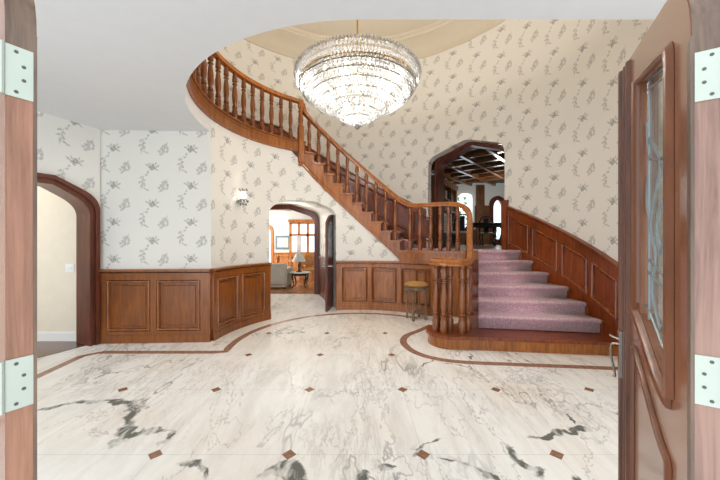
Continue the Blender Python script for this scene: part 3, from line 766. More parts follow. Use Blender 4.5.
for r,z in ((.62,.02),(.4,.02),(.2,.02)):
    for k in range(int(2*pi*r/.05)):
        a = 2*pi*k/int(2*pi*r/.05); mb.octa((r*cos(a),r*sin(a),z),.018,.06,.02,a)
mb.lathe([(.01,-.735),(.03,-.72),(.04,-.695),(.03,-.67),(.012,-.66)],12)
tag(chb('crystal_strands',mb,M_CRYS),kind='stuff')
for j in (2,4,6,8,10,12,14):
    r,z = rows[j]; mb = MB(); mb.sweep(ring(r+.016,z+.03),[(-.004,-.006),(.004,-.006),(.004,.006),(-.004,.006)],True); chb('tier_ring',mb,M_TIER)
mb = MB(); mb.octa((0,0,0),.024,.05,.035,0,6); c0 = None
for k in range(100):
    a = 2*pi*k/100
    if c0 is None: c0 = o = chb('crystal_drop',mb,M_CRYS)
    else: o = c0.copy(); COL.objects.link(o)
    o.location = (.868*cos(a),.868*sin(a),.0); o.rotation_euler = (0,0,a)
mb = MB(); mb.lathe([(.006,0),(.016,.02),(.018,.035),(.010,.06),(.003,.085)],8); b0 = None
for r,n,z in ((.66,14,-.18),(.38,9,-.30),(.14,4,-.42)):
    for k in range(n):
        a = 2*pi*k/n
        if b0 is None: b0 = o = chb('light_bulb',mb,M_BULB)
        else: o = b0.copy(); COL.objects.link(o)
        o.location = (r*cos(a),r*sin(a),z)
def lamp(name, loc, W, col, r=.08, kind='POINT'):
    l = bpy.data.lights.new(name, kind); l.energy = W; l.color = col
    if kind == 'POINT': l.shadow_soft_size = r
    o = bpy.data.objects.new(name, l); COL.objects.link(o); o.location = loc; return o
WARM = (1,.93,.845)
for k in range(6):
    a = 2*pi*k/6+.3; lamp('chandelier_light',(.02+.5*cos(a),4.36+.5*sin(a),3.60),27,WARM,.10)
lamp('chandelier_light',(.02,4.36,3.38),27,WARM,.10)

# ------------------------------------------------------------------ wall sconce
STH = 159; sp_ = P(STH,RI-.0); SN = (-cos(radians(STH)),-sin(radians(STH))); ST_ = (-SN[1],SN[0])
SO = empty('wall_sconce','small lit crystal wall sconce on the curved papered wall left of the arch','sconce',(sp_[0],sp_[1],2.12),atan2(SN[1],SN[0]))
mb = MB(); mb.lathe([(.01,0),(.045,.004),(.05,.012),(.03,.02)],16); o = mb.build('back_plate',M_SILVER,SO); o.rotation_euler = (0,pi/2,0)
mb = MB(); mb.tube(catmull([(.01,0,0),(.06,0,-.05),(.11,0,-.04),(.11,0,.0)],5),.007,6); mb.lathe([(.012,0),(.05,.012),(.055,.02),(.015,.022)],12,(.11,0,0)); mb.build('arm',M_SILVER,SO)
mb = MB(); mb.lathe([(.009,0),(.02,.02),(.022,.04),(.012,.075),(.003,.10)],10,(.11,0,.03)); mb.build('light_bulb',M_BULB,SO)
mb = MB(); mb.lathe([(.055,.025),(.066,.06),(.05,.13),(.035,.15),(.03,.15),(.045,.13),(.06,.06),(.05,.03)],12,(.11,0,0)); mb.build('crystal_shade',M_CRYS,SO)
mb = MB(); mb.octa((0,0,0),.014,.035,.02,0,6); c0 = None
for r,z,n in ((.075,-.01,9),(.05,-.06,6),(.06,.18,6)):
    for k in range(n):
        a = 2*pi*k/n
        if c0 is None: c0 = o = mb.build('crystal_drop',M_CRYS,SO)
        else: o = c0.copy(); COL.objects.link(o)
        o.location = (.11+r*cos(a),r*sin(a),z)
lamp('sconce_light',(sp_[0]+SN[0]*.11,sp_[1]+SN[1]*.11,2.19),8,(1,.92,.8),.03)

# ------------------------------------------------------------------ stool
SX, SY = 1.115, 5.70
SL = empty('stool','round carved stool with gold seat in front of the stair wainscot','stool',(SX,SY,0),.3)
mb = MB(); mb.lathe([(.19,.615),(.215,.625),(.222,.645),(.21,.668),(.16,.685),(.08,.692),(.01,.694)],28); mb.build('seat',M_SEAT,SL)
mb = MB(); mb.lathe([(.15,.565),(.205,.56),(.215,.575),(.212,.60),(.222,.615),(.15,.616)],28)
for k in range(24):
    a = 2*pi*k/24; mb.octa((.20*cos(a),.20*sin(a),.56),.024,.045 if k%6 == 3 else .025,.03,a)
mb.build('apron',M_STOOL,SL)
for k in range(4):
    a = pi/4+k*pi/2
    mb = MB(); mb.lathe([(.016,0),(.022,.012),(.026,.035),(.018,.06),(.016,.08),(.022,.13),(.022,.14),(.014,.155),(.016,.3),(.021,.46),(.024,.48),(.024,.5),(.018,.51),(.024,.53),(.024,.60)],12,(.178*cos(a),.178*sin(a),0)); mb.build('leg',M_STOOL,SL)
mb = MB()
for k in range(2):
    a = pi/4+k*pi/2; mb.tube(catmull([(-.178*cos(a),-.178*sin(a),.115),(-.08*cos(a),-.08*sin(a),.15),(0,0,.135),(.08*cos(a),.08*sin(a),.15),(.178*cos(a),.178*sin(a),.115)],5),.013,8)
mb.lathe([(.02,0),(.035,.015),(.03,.03),(.01,.06)],12,(0,0,.13)); mb.build('stretcher',M_STOOL,SL)

# ------------------------------------------------------------------ front doors
def door_leaf(name, H0, phi, mirror, label):
    """leaf in its own frame: x from hinge edge to meeting edge, y = thickness away from the street face, z up"""
    root = bpy.data.objects.new(name, None); COL.objects.link(root); root['kind'] = 'structure'; root['label'] = label
    root.location = (H0[0],H0[1],0)
    Wd, Th = .75, .046; mY = -1 if not mirror else 1
    # local x axis along leaf
    root.rotation_euler = (0,0,pi/2-phi if not mirror else pi/2+phi)
    q = mY                                   # thickness direction in local y
    def top(x): 
        return None
    tp = []
    for i in range(9):
        t = i/8; tp.append(((1-t)**2*0+2*t*(1-t)*0+t*t*.16, (1-t)**2*1.90+2*t*(1-t)*2.055+t*t*2.085))
    tp.append((Wd,2.19))
    # door body: outline with the glazed hole, cut as strips
    gx0, gx1 = .132, .47
    gt = lambda x: 1.935+(x-.13)*.19
    def sw(x, z0, z1, x0=.12, x1=.56):
        t = max(0,min(1,(x-x0)/(x1-x0))); s = t*t*(3-2*t); return z0+(z1-z0)*(s*.75+t*.25)
    gb = lambda x: sw(x,1.085,1.235)
    body = MB()
    def ext(outl):
        n = len(outl)
        body.add([(x,0,z) for x,z in outl]+[(x,q*Th,z) for x,z in outl],[tuple(range(n-1,-1,-1)),tuple(range(n,2*n))]+[(i,(i+1)%n,n+(i+1)%n,n+i) for i in range(n)])
    def topz(x):
        for (a,za),(b,zb) in zip(tp,tp[1:]):
            if a <= x <= b: return za+(zb-za)*(x-a)/max(b-a,1e-6)
        return tp[-1][1]
    hinge = [(0,.01)]+[p for p in tp if p[0] <= gx0]; hinge = [(0,.01)]+tp[:9]+[(gx0,topz(gx0)),(gx0,.01)]
    ext(hinge)
    ext([(gx1,.01),(gx1,topz(gx1)),(Wd,topz(Wd)),(Wd,.01)])
    N = 10; gxs = [gx0+(gx1-gx0)*i/N for i in range(N+1)]
    ext([(x,gt(x)) for x in gxs]+[(x,topz(x)) for x in gxs[::-1]])
    ext([(gx0,.01)]+[(gx1,.01)]+[(x,gb(x)) for x in gxs[::-1]])
    body.build('door_slab',W_DOOR,root)
    # weathered hinge edge laid over the edge, and the curved shoulder
    e = MB(); e.add([(-.001,q*.004,.02),(-.001,q*(Th-.002),.02),(-.001,q*(Th-.002),1.86),(-.001,q*.004,1.86),(.002,q*.004,.02),(.002,q*(Th-.002),.02),(.002,q*(Th-.002),1.86),(.002,q*.004,1.86)],
        [(0,1,2,3),(7,6,5,4),(0,4,5,1),(1,5,6,2),(2,6,7,3),(3,7,4,0)]); e.build('hinge_edge',W_EDGE2 if mirror else W_EDGE,root)
    e = MB(); pr = [(-.002,1.80)]+[(x-.002,z+.002) for x,z in tp[:9]]; vs = []
    for x,z in pr: vs += [(x,q*.002,z),(x,q*Th,z)]
    for x,z in pr: vs += [(x+.004,q*.002,z-.003),(x+.004,q*Th,z-.003)]
    n = len(pr); fs = [(2*i,2*i+2,2*i+3,2*i+1) for i in range(n-1)]+[(2*n+2*i,2*n+2*i+1,2*n+2*i+3,2*n+2*i+2) for i in range(n-1)]
    e.add(vs,fs); e.build('shoulder_edge',W_OLD,root)
    e = MB(); e.add([(-.0025,0,.02),(-.0025,q*.006,.02),(-.0025,q*.006,1.9),(-.0025,0,1.9),(.012,-q*.0015,.02),(.012,q*.006,.02),(.012,q*.006,1.9),(.012,-q*.0015,1.9)],
        [(0,1,2,3),(7,6,5,4),(0,4,5,1),(1,5,6,2),(2,6,7,3),(3,7,4,0)]); e.build('weatherstrip',W_OLD,root)
    # mouldings on the street face (y < 0 side)
    def mould(nm, path, w, d, mat, back=0):
        m = MB(); vs = []; n = len(path)
        for i,(x,z) in enumerate(path):
            a = path[max(i-1,0)]; b = path[min(i+1,n-1)]
            if path[0] == path[-1]: a = path[i-1] if i > 0 else path[-2]; b = path[i+1] if i < n-1 else path[1]
            tx,tz = b[0]-a[0],b[1]-a[1]; L = sqrt(tx*tx+tz*tz) or 1; nx,nz = -tz/L,tx/L
            for o_,dd in ((-w/2,.001),(-w*.42,d*.6),(-w*.15,d),(w*.15,d*.85),(w*.3,d*.45),(w/2,.001)):
                vs.append((x+nx*o_,-q*dd,z+nz*o_))
        k = 6; fs = [(i*k+j,i*k+(j+1)%k,(i+1)*k+(j+1)%k,(i+1)*k+j) for i in range(n-1) for j in range(k)]+[tuple(range(k)),tuple((n-1)*k+j for j in range(k))[::-1]]
        m.add(vs,fs); return m.build(nm,mat,root)
    r = .035; corner = [(gx0-r*.3+r*.6*(1-cos(radians(a))), gt(gx0)-r*.6+r*.6*sin(radians(a))+.012) for a in range(0,91,30)]
    gpath = [(gx0-.012,1.075)]+[(gx0-.012,1.3),(gx0-.012,1.6),(gx0-.012,1.88)]+corner+[(x,gt(x)+.014) for x in gxs[2:]]+[(gx1+.012,gt(gx1)+.014),(gx1+.012,1.6),(gx1+.012,1.25)]
    mould('glass_moulding',gpath,.032,.016,W_DOORM); mould('glass_moulding',[(gx1+.05,1.22),(gx1+.05,1.6),(gx1+.05,gt(gx1)+.03)],.045,.014,W_DOORM)
    mould('swoop_moulding',[(x,sw(x,1.06,1.215)) for x in [.125+.43*i/14 for i in range(15)]],.04,.018,W_DOORM)
    lp = [(.135,.10),(.135,.5),(.135,.90)]+[(x,sw(x,.905,1.075,.135,.57)) for x in [.14+.42*i/14 for i in range(15)]]+[(.57,.9),(.57,.5),(.57,.10)]
    mould('panel_moulding',lp,.026,.012,W_DOORM)
    st = MB()
    for a,b,d in ((.635,.66,.012),(.675,.70,.014),(.712,.748,.022)): 
        st.add([(a,0,.02),(b,0,.02),(b,0,2.165),(a,0,2.165),(a+.004,-q*d,.02),(b-.004,-q*d,.02),(b-.004,-q*d,2.16),(a+.004,-q*d,2.16)],[(0,3,2,1),(4,5,6,7),(0,1,5,4),(1,2,6,5),(2,3,7,6),(3,0,4,7)])
    st.build('astragal',wood_ast,root)
    # glass and leads
    g = MB(); ol = [(x,gb(x)) for x in gxs]+[(x,gt(x)) for x in gxs[::-1]]; n = len(ol)
    g.add([(x,q*.018,z) for x,z in ol]+[(x,q*.024,z) for x,z in ol],[tuple(range(n-1,-1,-1)),tuple(range(n,2*n))]+[(i,(i+1)%n,n+(i+1)%n,n+i) for i in range(n)])
    gl = g.build('leaded_glass',M_GLASS,root)
    ld = MB(); y = q*.016
    def came(pts,rr=.0035): ld.tube([(x,y,z) for x,z in pts],rr,5)
    for x in (gx0+.035,gx1-.035): came([(x,gb(x)),(x,gt(x))])
    for zz in (1.90,1.93): came([(gx0,zz),(gx1,zz+.07)])
    came([(gx0+.035,1.30),(gx1-.035,1.36)]); came([(gx0+.035,1.34),(gx1-.035,1.40)])
    cxm = (gx0+gx1)/2
    for sgn in (-1,1):
        came(catmull([(cxm,1.20),(cxm+sgn*.10,1.30),(cxm+sgn*.06,1.42),(cxm+sgn*.12,1.52),(cxm+sgn*.03,1.64),(cxm,1.70)],5))
        came(catmull([(cxm,1.42),(cxm+sgn*.05,1.50),(cxm,1.58)],5)); came(catmull([(cxm,1.70),(cxm+sgn*.13,1.74),(cxm+sgn*.16,1.86)],5))
        came(catmull([(cxm+sgn*.12,1.52),(cxm+sgn*.165,1.6),(cxm+sgn*.13,1.74)],5))
    came([(gx0+.035,1.62),(cxm,1.70),(gx1-.035,1.80)]); came([(x,gb(x)+.03) for x in gxs])
    ld.build('lead_came',M_LEAD,gl)
    # hinges
    for zc in (.55,1.17,1.81):
        hg = MB(); z0,z1 = zc-.052,zc+.052
        hg.add([(-.0035,q*.006,z0),(-.0035,q*(Th+.002),z0),(-.0035,q*(Th+.002),z1),(-.0035,q*.006,z1),(0,q*.006,z0),(0,q*(Th+.002),z0),(0,q*(Th+.002),z1),(0,q*.006,z1)],
            [(0,1,2,3),(7,6,5,4),(0,4,5,1),(1,5,6,2),(2,6,7,3),(3,7,4,0)])
        hg.tube([(-.003,q*(Th+.006),z0),(-.003,q*(Th+.006),z1)],.006,10)
        ho = hg.build('hinge',M_SILVER,root)
        for k,(yy,zz) in enumerate(((.031,.041),(.020,.014),(.020,-.014),(.031,-.041))):
            s = MB(); s.lathe([(.0036,0),(.0034,.0008),(.001,.001)],10); so = s.build('screw',M_SCREW,ho); so.location = (-.0036,q*yy,zc+zz); so.rotation_euler = (0,-pi/2,0)
    return root
W_EDGE2 = wood('orange-brown door edge', rgb(166,118,92), rgb(118,78,58), rough=.45, coat=0, scale=(26,26,1.5))
wood_ast = wood('door astragal', rgb(118,70,42), rgb(70,38,22), rough=.45, coat=0)
D1 = door_leaf('door_1',(.716,.66),radians(33),False,'open mahogany front door leaf with leaded glass at the right')
D2 = door_leaf('door_2',(-.684,.66),radians(60),True,'open mahogany front door leaf seen by its hinge edge at the left')
# lever pull on the right leaf
for D,q in ((D1,-1),):
    mb = MB(); y = .03
    mb.tube(catmull([(.715,.0,1.03),(.72,.03,1.035),(.722,.045,1.028),(.728,.048,1.00),(.722,.044,.96),(.712,.038,.925),(.716,.036,.90),(.728,.039,.895)],6),[.007]*8*6+[.006]*0 if False else 0.0045,8)
    hd = mb.build('pull_handle',M_STEEL,D)
    mb = MB(); mb.box(.705,.735,.014,.024,.90,1.09); mb.tube([(.715,.02,1.055),(.722,.04,1.06),(.73,.052,1.065)],.004,8); mb.build('escutcheon',M_STEEL,D)

# passage door leaf (half of an arched pair, standing open)
DP = bpy.data.objects.new('door_3',None); COL.objects.link(DP); DP['kind'] = 'structure'; DP['label'] = 'narrow round-topped dark door standing open in the passage arch'
DP.location = (-.525,6.80,0); DP.rotation_euler = (0,0,atan2(6.235-6.80,-.60+.525))
def dshape(x0,x1,g=0):
    pts = [(x0,.012)]
    for i in range(9):
        t = i/8; pts.append((x0+(x1-x0)*t, 2.02-g-.20*t**2.2))
    pts.append((x1,.012)); return pts
mb = MB(); ol = dshape(0,.57); n = len(ol)
mb.add([(x,-.022,z) for x,z in ol]+[(x,.022,z) for x,z in ol],[tuple(range(n)),tuple(range(2*n-1,n-1,-1))]+[(i,n+i,n+(i+1)%n,(i+1)%n) for i in range(n)])
mb.build('door_slab',W_DARK,DP)
for yy in (-1,1):
    mb = MB(); ol = dshape(.10,.47,.13); ol[0] = (.10,1.1); ol[-1] = (.47,1.1)
    mb.add([(x,yy*.023,z) for x,z in ol]+[(x,yy*.027,z) for x,z in ol],[tuple(range(n)),tuple(range(2*n-1,n-1,-1))]+[(i,n+i,n+(i+1)%n,(i+1)%n) for i in range(n)])
    mb.build('glass_panel',M_PANEL,DP)
    mb = MB(); mb.box(.10,.47,min(yy*.02,yy*.03),max(yy*.02,yy*.03),.18,.95); mb.build('panel',W_DARK,DP)
mb = MB()
for yy in (-1,1): mb.tube([(.52,yy*.02,.93),(.52,yy*.085,.93),(.40,yy*.095,.93)],.014,8)
mb.build('lever_handle',M_SILVER,DP)

# ------------------------------------------------------------------ side hall
mb = MB(); a0 = AW(-.2); a1 = AW(1.6); mb.prism([(-7,2.5),(a1[0]-.06,2.5),(a1[0]-.06,a1[1]),(AW(0)[0]-.06,AW(0)[1]),(AW(0)[0]-.06,4.48),(-7,4.48)],-.1,.006); struct('floor_side_hall',mb,W_HFLOOR)
mb = MB(); wall_piece(mb,[(-7,4.46,0,-1,0,0,2.7),(-3.70,4.46,0,-1,3.3,0,2.7)],.1); wall_piece(mb,[(-7,2.4,1,0,0,0,2.7),(-7,4.46,1,0,2,0,2.7)],.1); struct('wall_side_hall',mb,M_CREAM)
mb = MB(); mb.box(-7,-3.75,4.44,4.46,.006,.12); mb.box(-7,-3.75,4.445,4.46,.12,.135); struct('baseboard_side_hall',mb,M_WHITE)
mb = MB(); mb.box(-7.1,-4.3,2.3,4.56,2.7,2.8); struct('ceiling_side_hall',mb,M_PLASTER)
SWP = empty('light_switch','double white light switch on the cream side hall wall','light switch',(-4.14,4.46,1.06))
mb = MB(); mb.box(-.06,.06,-.008,0,-.06,.06); mb.build('plate',M_WHITE,SWP)
for x in (-.025,.025):
    mb = MB(); mb.box(x-.007,x+.007,-.016,-.008,-.016,.016); mb.build('toggle',M_WHITE,SWP)
lamp('hall_fill',(-5.4,3.6,2.45),14,(1,.97,.93),.12)  # added fill light for the side hall, without a fixture

# ------------------------------------------------------------------ sitting and dining room beyond the passage
YB = 13.2
mb = MB(); mb.box(-7,-.4,BK+.001,YB+.1,-.12,0); struct('floor_sitting',mb,W_LFLOOR)
mb = MB(); mb.box(-7,-.4,BK,YB+.1,2.85,2.95); CS = struct('ceiling_sitting',mb,M_WALLWH)
for y in (9.4,10.9,12.4):
    mb = MB(); mb.box(-7,-.4,y-.1,y+.1,2.66,2.85); mb.build('ceiling_beam',W_BEAM,CS)
for x in (-4.6,-2.9): 
    mb = MB(); mb.box(x-.09,x+.09,BK+.12,YB,2.70,2.85); mb.build('ceiling_beam',W_BEAM,CS)
WX0, WX1, WZ0, WZ1 = -2.80,-1.30,.90,2.20
mb = MB()
mb.box(-7,-4.5,YB,YB+.12,0,2.85); mb.box(-3.62,WX0,YB,YB+.12,0,2.85); mb.box(-4.5,-3.62,YB,YB+.12,2.1,2.85)
mb.box(WX0,WX1,YB,YB+.12,0,WZ0); mb.box(WX0,WX1,YB,YB+.12,WZ1,2.85); mb.box(WX1,-.4,YB,YB+.12,0,2.85)
struct('wall_sitting_back',mb,M_WALLWH)
mb = MB(); mb.box(-7.1,-7,BK,YB,0,2.85); struct('wall_sitting_left',mb,M_WALLWH)
mb = MB(); mb.box(-.4,-.3,BK,YB,0,2.85); struct('wall_sitting_right',mb,M_WALLWH)
fs_ = line_f((-3.5,YB),(-.42,YB),1)
wainscot('trim_6',fs_,0,3.08,[(.1+.62*i,.62+.62*i) for i in range(4)],1,W_HONEY,'honey pine wainscot on the far sitting room wall',H=.93,p1=.78)
wn = MB(); y0,y1 = YB-.05,YB+.06
for x in (WX0,WX0+.36,WX0+.74,WX0+1.12,WX1): wn.box(x-.05,x+.05,y0,y1,WZ0,WZ1)
for z in (WZ0,1.68,WZ1): wn.box(WX0-.05,WX1+.05,y0,y1,z-.05,z+.05)
wn.box(WX0-.09,WX1+.09,y0-.04,y1,WZ1+.03,WZ1+.14)
WN = struct('window_1',wn,W_HONEY,'bright dining window with wood frames and transoms')
mb = MB(); mb.box(WX0,WX1,YB+.02,YB+.03,WZ0,WZ1); mb.build('pane',M_PANE,WN)
for i,x in enumerate((WX0+.36,WX0+1.12)):
    mb = MB(); pts = [(x-.09+.02*k,YB-.09+.02*(k%2),0) for k in range(10)]
    mb.add([(p[0],p[1],WZ0-.05) for p in pts]+[(p[0],p[1],1.66) for p in pts],[(k,k+1,11+k,10+k) for k in range(9)])
    o = mb.build('window_curtain',M_CURT,None); tag(o,('narrow white curtain on the left mullion of the dining window','narrow white curtain on the right mullion of the dining window')[i],'curtain','curtains at the dining window')
    md = o.modifiers.new('t','SOLIDIFY'); md.thickness = .006
ar2 = arch_pts(.44,1.75,1.98,2.1,.1,.2)
tr = MB(); casing(tr,(-4.06,YB),(1,0),(0,-1),arch_pts(.52,1.80,2.07,2.2,.12,.22),arch_pts(.42,1.74,1.95,2.07,.1,.2),0,-.1,.05)
DA2 = struct('window_2',tr,W_HONEY,'arched wood-framed glass door at the left of the far wall')
mb = MB(); mb.box(-4.5,-3.62,YB+.05,YB+.06,0,2.1); mb.build('pane',M_PANE,DA2)
PT = empty('framed_picture','small watercolour in a blue-grey frame on the far sitting room wall','picture',(-3.14,YB,1.36))
fm = MB()
for b in ((-.31,.31,-.29,-.21),(-.31,.31,.21,.29),(-.31,-.24,-.21,.21),(.24,.31,-.21,.21)): fm.box(b[0],b[1],-.035,-.003,b[2],b[3])
fm.build('frame',M_MAT,PT); mb = MB(); mb.box(-.25,.25,-.015,-.003,-.22,.22); mb.build('artwork',M_ART,PT)
# sofa seen from its end
SF = empty('sofa','pale grey sofa beyond the passage arch','sofa',(-2.70,9.65,0))
mb = MB(); mb.box(-.60,.60,-.42,.42,.05,.42); mb.build('base',M_SOFA,SF)
def rbox(x0,x1,y0,y1,z0,z1,b=.04):
    m = MB(); m.box(x0,x1,y0,y1,z0,z1); return m,b
def rb(name,args,mat,par,b=.04):
    m = MB(); m.box(*args); o = m.build(name,mat,par); md = o.modifiers.new('b','BEVEL'); md.width = b; md.segments = 3; return o
rb('back',(-.60,.60,-.46,-.26,.12,.76),M_SOFA,SF); rb('arm',(-.64,-.46,-.44,.42,.12,.60),M_SOFA,SF); rb('arm',(.46,.64,-.44,.42,.12,.60),M_SOFA,SF)
rb('seat_cushion',(-.45,0,-.24,.42,.40,.54),M_SOFA,SF); rb('seat_cushion',(0,.45,-.24,.42,.40,.54),M_SOFA,SF)
for x in (-.55,.55):
    for y in (-.38,.36):
        mb = MB(); mb.box(x-.03,x+.03,y-.03,y+.03,0,.105); mb.build('foot',W_BLACK,SF)
# side table with cabriole legs
STB = empty('side_table','low black table with curved legs beside the pale sofa','table',(-1.72,9.50,0))
mb = MB(); mb.lathe([(.02,.455),(.30,.455),(.315,.465),(.31,.478),(.02,.48)],28); mb.build('table_top',M_ART,STB)
mb = MB(); mb.lathe([(.2,.39),(.27,.39),(.28,.455),(.2,.455)],24); mb.build('apron',W_BLACK,STB)
for k in range(4):
    a = pi/4+k*pi/2; mb = MB()
    mb.tube(catmull([(r*cos(a),r*sin(a),z) for r,z in ((.25,.43),(.29,.34),(.25,.2),(.235,.09),(.27,.03),(.30,.016))],5),[.03]*8+[.022]*8+[.016]*10,8); mb.build('leg',W_BLACK,STB)
TL = empty('table_lamp','table lamp with a white pleated shade on the low black table','lamp',(-1.76,9.50,.48))
mb = MB(); mb.lathe([(.09,0),(.09,.02),(.03,.04),(.025,.12),(.04,.2),(.02,.3),(.012,.42)],16); mb.build('base',W_BLACK,TL)
mb = MB(); mb.lathe([(.21,.32),(.20,.36),(.10,.56),(.05,.585),(.045,.58),(.095,.55),(.195,.355),(.205,.32)],20); mb.build('lamp_shade',M_SHADE,TL)
# dining table and chairs
DT_ = empty('dining_table','round wooden dining table near the dining window','table',(-2.0,11.2,0))
mb = MB(); mb.lathe([(.02,.70),(.50,.70),(.53,.715),(.53,.735),(.02,.74)],32); mb.build('table_top',W_HONEY,DT_)
mb = MB(); mb.lathe([(.28,0),(.26,.05),(.08,.09),(.06,.3),(.09,.5),(.07,.66),(.2,.70)],20); mb.build('pedestal',W_HONEY,DT_)
def chair(loc, rz, label, first=[None]):
    if first[0]:
        c = copy_tree(first[0]); c.location = loc; c.rotation_euler = (0,0,rz); c['label'] = label; return c
    r = empty('dining_chair',label,'chair',loc,rz,'chairs around the dining table'); first[0] = r
    rb('seat',(-.21,.21,-.21,.21,.42,.47),M_SEAT,r,.015)
    for x in (-.19,.19):
        for y in (-.19,.19):
            mb = MB(); mb.tube([(x,y,0),(x,y,.42)],.018,8); mb.build('leg',W_HONEY,r)
        mb = MB(); mb.tube([(x,-.19,.42),(x*1.02,-.23,.7),(x,-.27,.93)],.016,8); mb.build('back_post',W_HONEY,r)
    mb = MB(); mb.lathe([(.02,-.016),(.17,-.016),(.185,0),(.17,.016),(.02,.016)],20); o = mb.build('backrest',W_HONEY,r); o.location = (0,-.25,.76); o.rotation_euler = (pi/2-.12,0,0)
    return r
chair((-1.62,10.45,0),.25,'wooden dining chair with round back, nearest the passage'); chair((-2.55,11.05,0),-pi/2,'wooden dining chair at the left of the round dining table'); chair((-1.9,12.05,0),pi,'wooden dining chair between round table and window'); chair((-1.36,11.1,0),pi/2,'wooden dining chair at the right of the round dining table')
lamp('sitting_lamp',(-1.76,9.50,.92),14,(1,.9,.75),.05)
lamp('dining_fill',(-5.2,11.2,2.4),280,(1,.97,.93),.2)  # unseen light added to brighten the sitting and dining room
lamp('passage_fill',(-1.45,7.35,2.05),7,(1,.98,.95),.2)  # small fill light added inside the passage; no fixture there

# ------------------------------------------------------------------ library at the landing level
LZ = LAND; LC = 3.78
lp = [P(aL+1,RO+.36),(2.0,9.4),(3.95,12.5),(6.6,12.5),(8.2,9.0),P(aR-1,RO+.36)]
mb = MB(); mb.prism([P(aL,RO-.02),P(LTH,RO-.02)][:1]+[(x,y) for x,y in lp]+[P(aR,RO-.02)],LZ-.12,LZ-.002); struct('floor_library',mb,W_LIBR)
mb = MB(); mb.prism(lp,LC,LC+.1); LCE = struct('ceiling_library',mb,M_COFFER,'dark coffered library ceiling')
d1 = (.655,.755); d2 = (.755,-.655); cb0 = (2.54,7.83)
beams = MB()
def inside(x,y):
    ok = False; n = len(lp)
    for i in range(n):
        (x1,y1),(x2,y2) = lp[i],lp[(i+1)%n]
        if (y1 > y) != (y2 > y) and x < (x2-x1)*(y-y1)/(y2-y1)+x1: ok = not ok
    return ok
def clipseg(o,d):
    ts = [t for t in [i*.05 for i in range(-160,220)] if inside(o[0]+d[0]*t,o[1]+d[1]*t)]
    return (min(ts),max(ts)) if len(ts) > 3 else None
for k in range(-6,7):
    for (dd,pp,nm) in ((d1,d2,'a'),(d2,d1,'b')):
        o = (cb0[0]+pp[0]*.72*k,cb0[1]+pp[1]*.72*k); r = clipseg(o,dd)
        if not r: continue
        mb = MB(); c = (o[0]+dd[0]*(r[0]+r[1])/2,o[1]+dd[1]*(r[0]+r[1])/2); mb.obox(c,dd,pp,(r[1]-r[0])/2,.042,LC-.13 if nm == 'a' else LC-.10,LC); mb.obox(c,dd,pp,(r[1]-r[0])/2,.062,LC-.04,LC)
        mb.build('ceiling_beam',W_LIBR,LCE)
FY = 12.5
def zwall(mb,x0,x1,z0,z1): mb.box(x0,x1,FY,FY+.12,z0,z1)
mb = MB(); zwall(mb,3.8,4.10,LZ,LC); zwall(mb,4.75,5.52,LZ,LC); zwall(mb,5.95,6.7,LZ,LC); zwall(mb,5.52,5.95,3.15,LC); zwall(mb,4.10,4.75,LZ,1.95)
wa = arch_pts(.325,3.15,3.32,3.38,.08,.12)
wall_piece(mb,[(4.425+x,FY,0,-1,x,z,LC) for x,z in wa],.12)
struct('wall_library_back',mb,M_WALLWH)
mb = MB()
for (p,q) in ((lp[0],lp[1]),(lp[1],lp[2]),(lp[3],lp[4]),(lp[4],lp[5])): wall_piece(mb,line_st(p,q,LZ,LC,0,1),.1)
struct('wall_library_left',mb,M_WALLWH)
tr = MB(); casing(tr,(4.425,FY),(1,0),(0,-1),arch_pts(.40,3.18,3.38,3.45,.1,.14),arch_pts(.31,3.13,3.30,3.36,.08,.12),1.95,-.05,.03); tr.box(4.03,4.82,FY-.08,FY+.02,1.9,1.97)
W3_ = struct('window_3',tr,M_WHITE,'bright arched library window'); mb = MB(); mb.box(4.10,4.75,FY+.05,FY+.06,1.95,3.38); mb.build('pane',M_PANE,W3_)
tr = MB(); casing(tr,(5.735,FY),(1,0),(0,-1),arch_pts(.34,2.85,3.13,3.25,.05,.2),arch_pts(.17,2.75,2.95,3.08,.03,.1),LZ,-.06,.05); tr.box(5.56,5.91,FY-.03,FY+.03,LZ,1.5)
D4 = struct('door_4',tr,W_DARK,'arched glazed library door'); mb = MB(); mb.box(5.56,5.91,FY+.06,FY+.07,LZ,3.1); mb.build('pane',M_PANE,D4)
mb = MB(); mb.box(4.86,5.18,FY-.10,FY,LZ,LC-.1); mb.box(4.82,5.22,FY-.13,FY,2.78,2.86); mb.box(4.80,5.42,FY-.04,FY,LZ,2.86); mb.box(3.97,4.86,FY-.03,FY,LZ,1.9)
struct('trim_library',mb,W_LIBR,'oak pilaster between library window and door')
# bookcase on the left wall
e1 = ((lp[2][0]-lp[1][0]),(lp[2][1]-lp[1][1])); L = sqrt(e1[0]**2+e1[1]**2); e1 = (e1[0]/L,e1[1]/L); e2 = (e1[1],-e1[0])
bo = (lp[1][0]+e1[0]*1.75+e2[0]*.17,lp[1][1]+e1[1]*1.75+e2[1]*.17)
BC = empty('bookcase','tall dark oak bookcase against the left library wall','bookcase',(bo[0],bo[1],LZ),atan2(e1[1],e1[0]))
mb = MB(); mb.box(-1.2,1.2,.13,.15,0,2.1); mb.build('back_panel',W_BLACK,BC)
for x in (-1.2,-.4,.4,1.17):
    mb = MB(); mb.box(x,x+.03,-.15,.13,0,2.1); mb.build('side_panel',W_LIBR,BC)
for z in (0,.42,.84,1.22,1.6,2.07):
    mb = MB(); mb.box(-1.17,1.17,-.14,.13,z,z+.03); mb.build('shelf',W_LIBR,BC)
mb = MB(); mb.box(-1.25,1.25,-.19,.15,2.1,2.25); mb.build('cornice',W_LIBR,BC)
n = 0
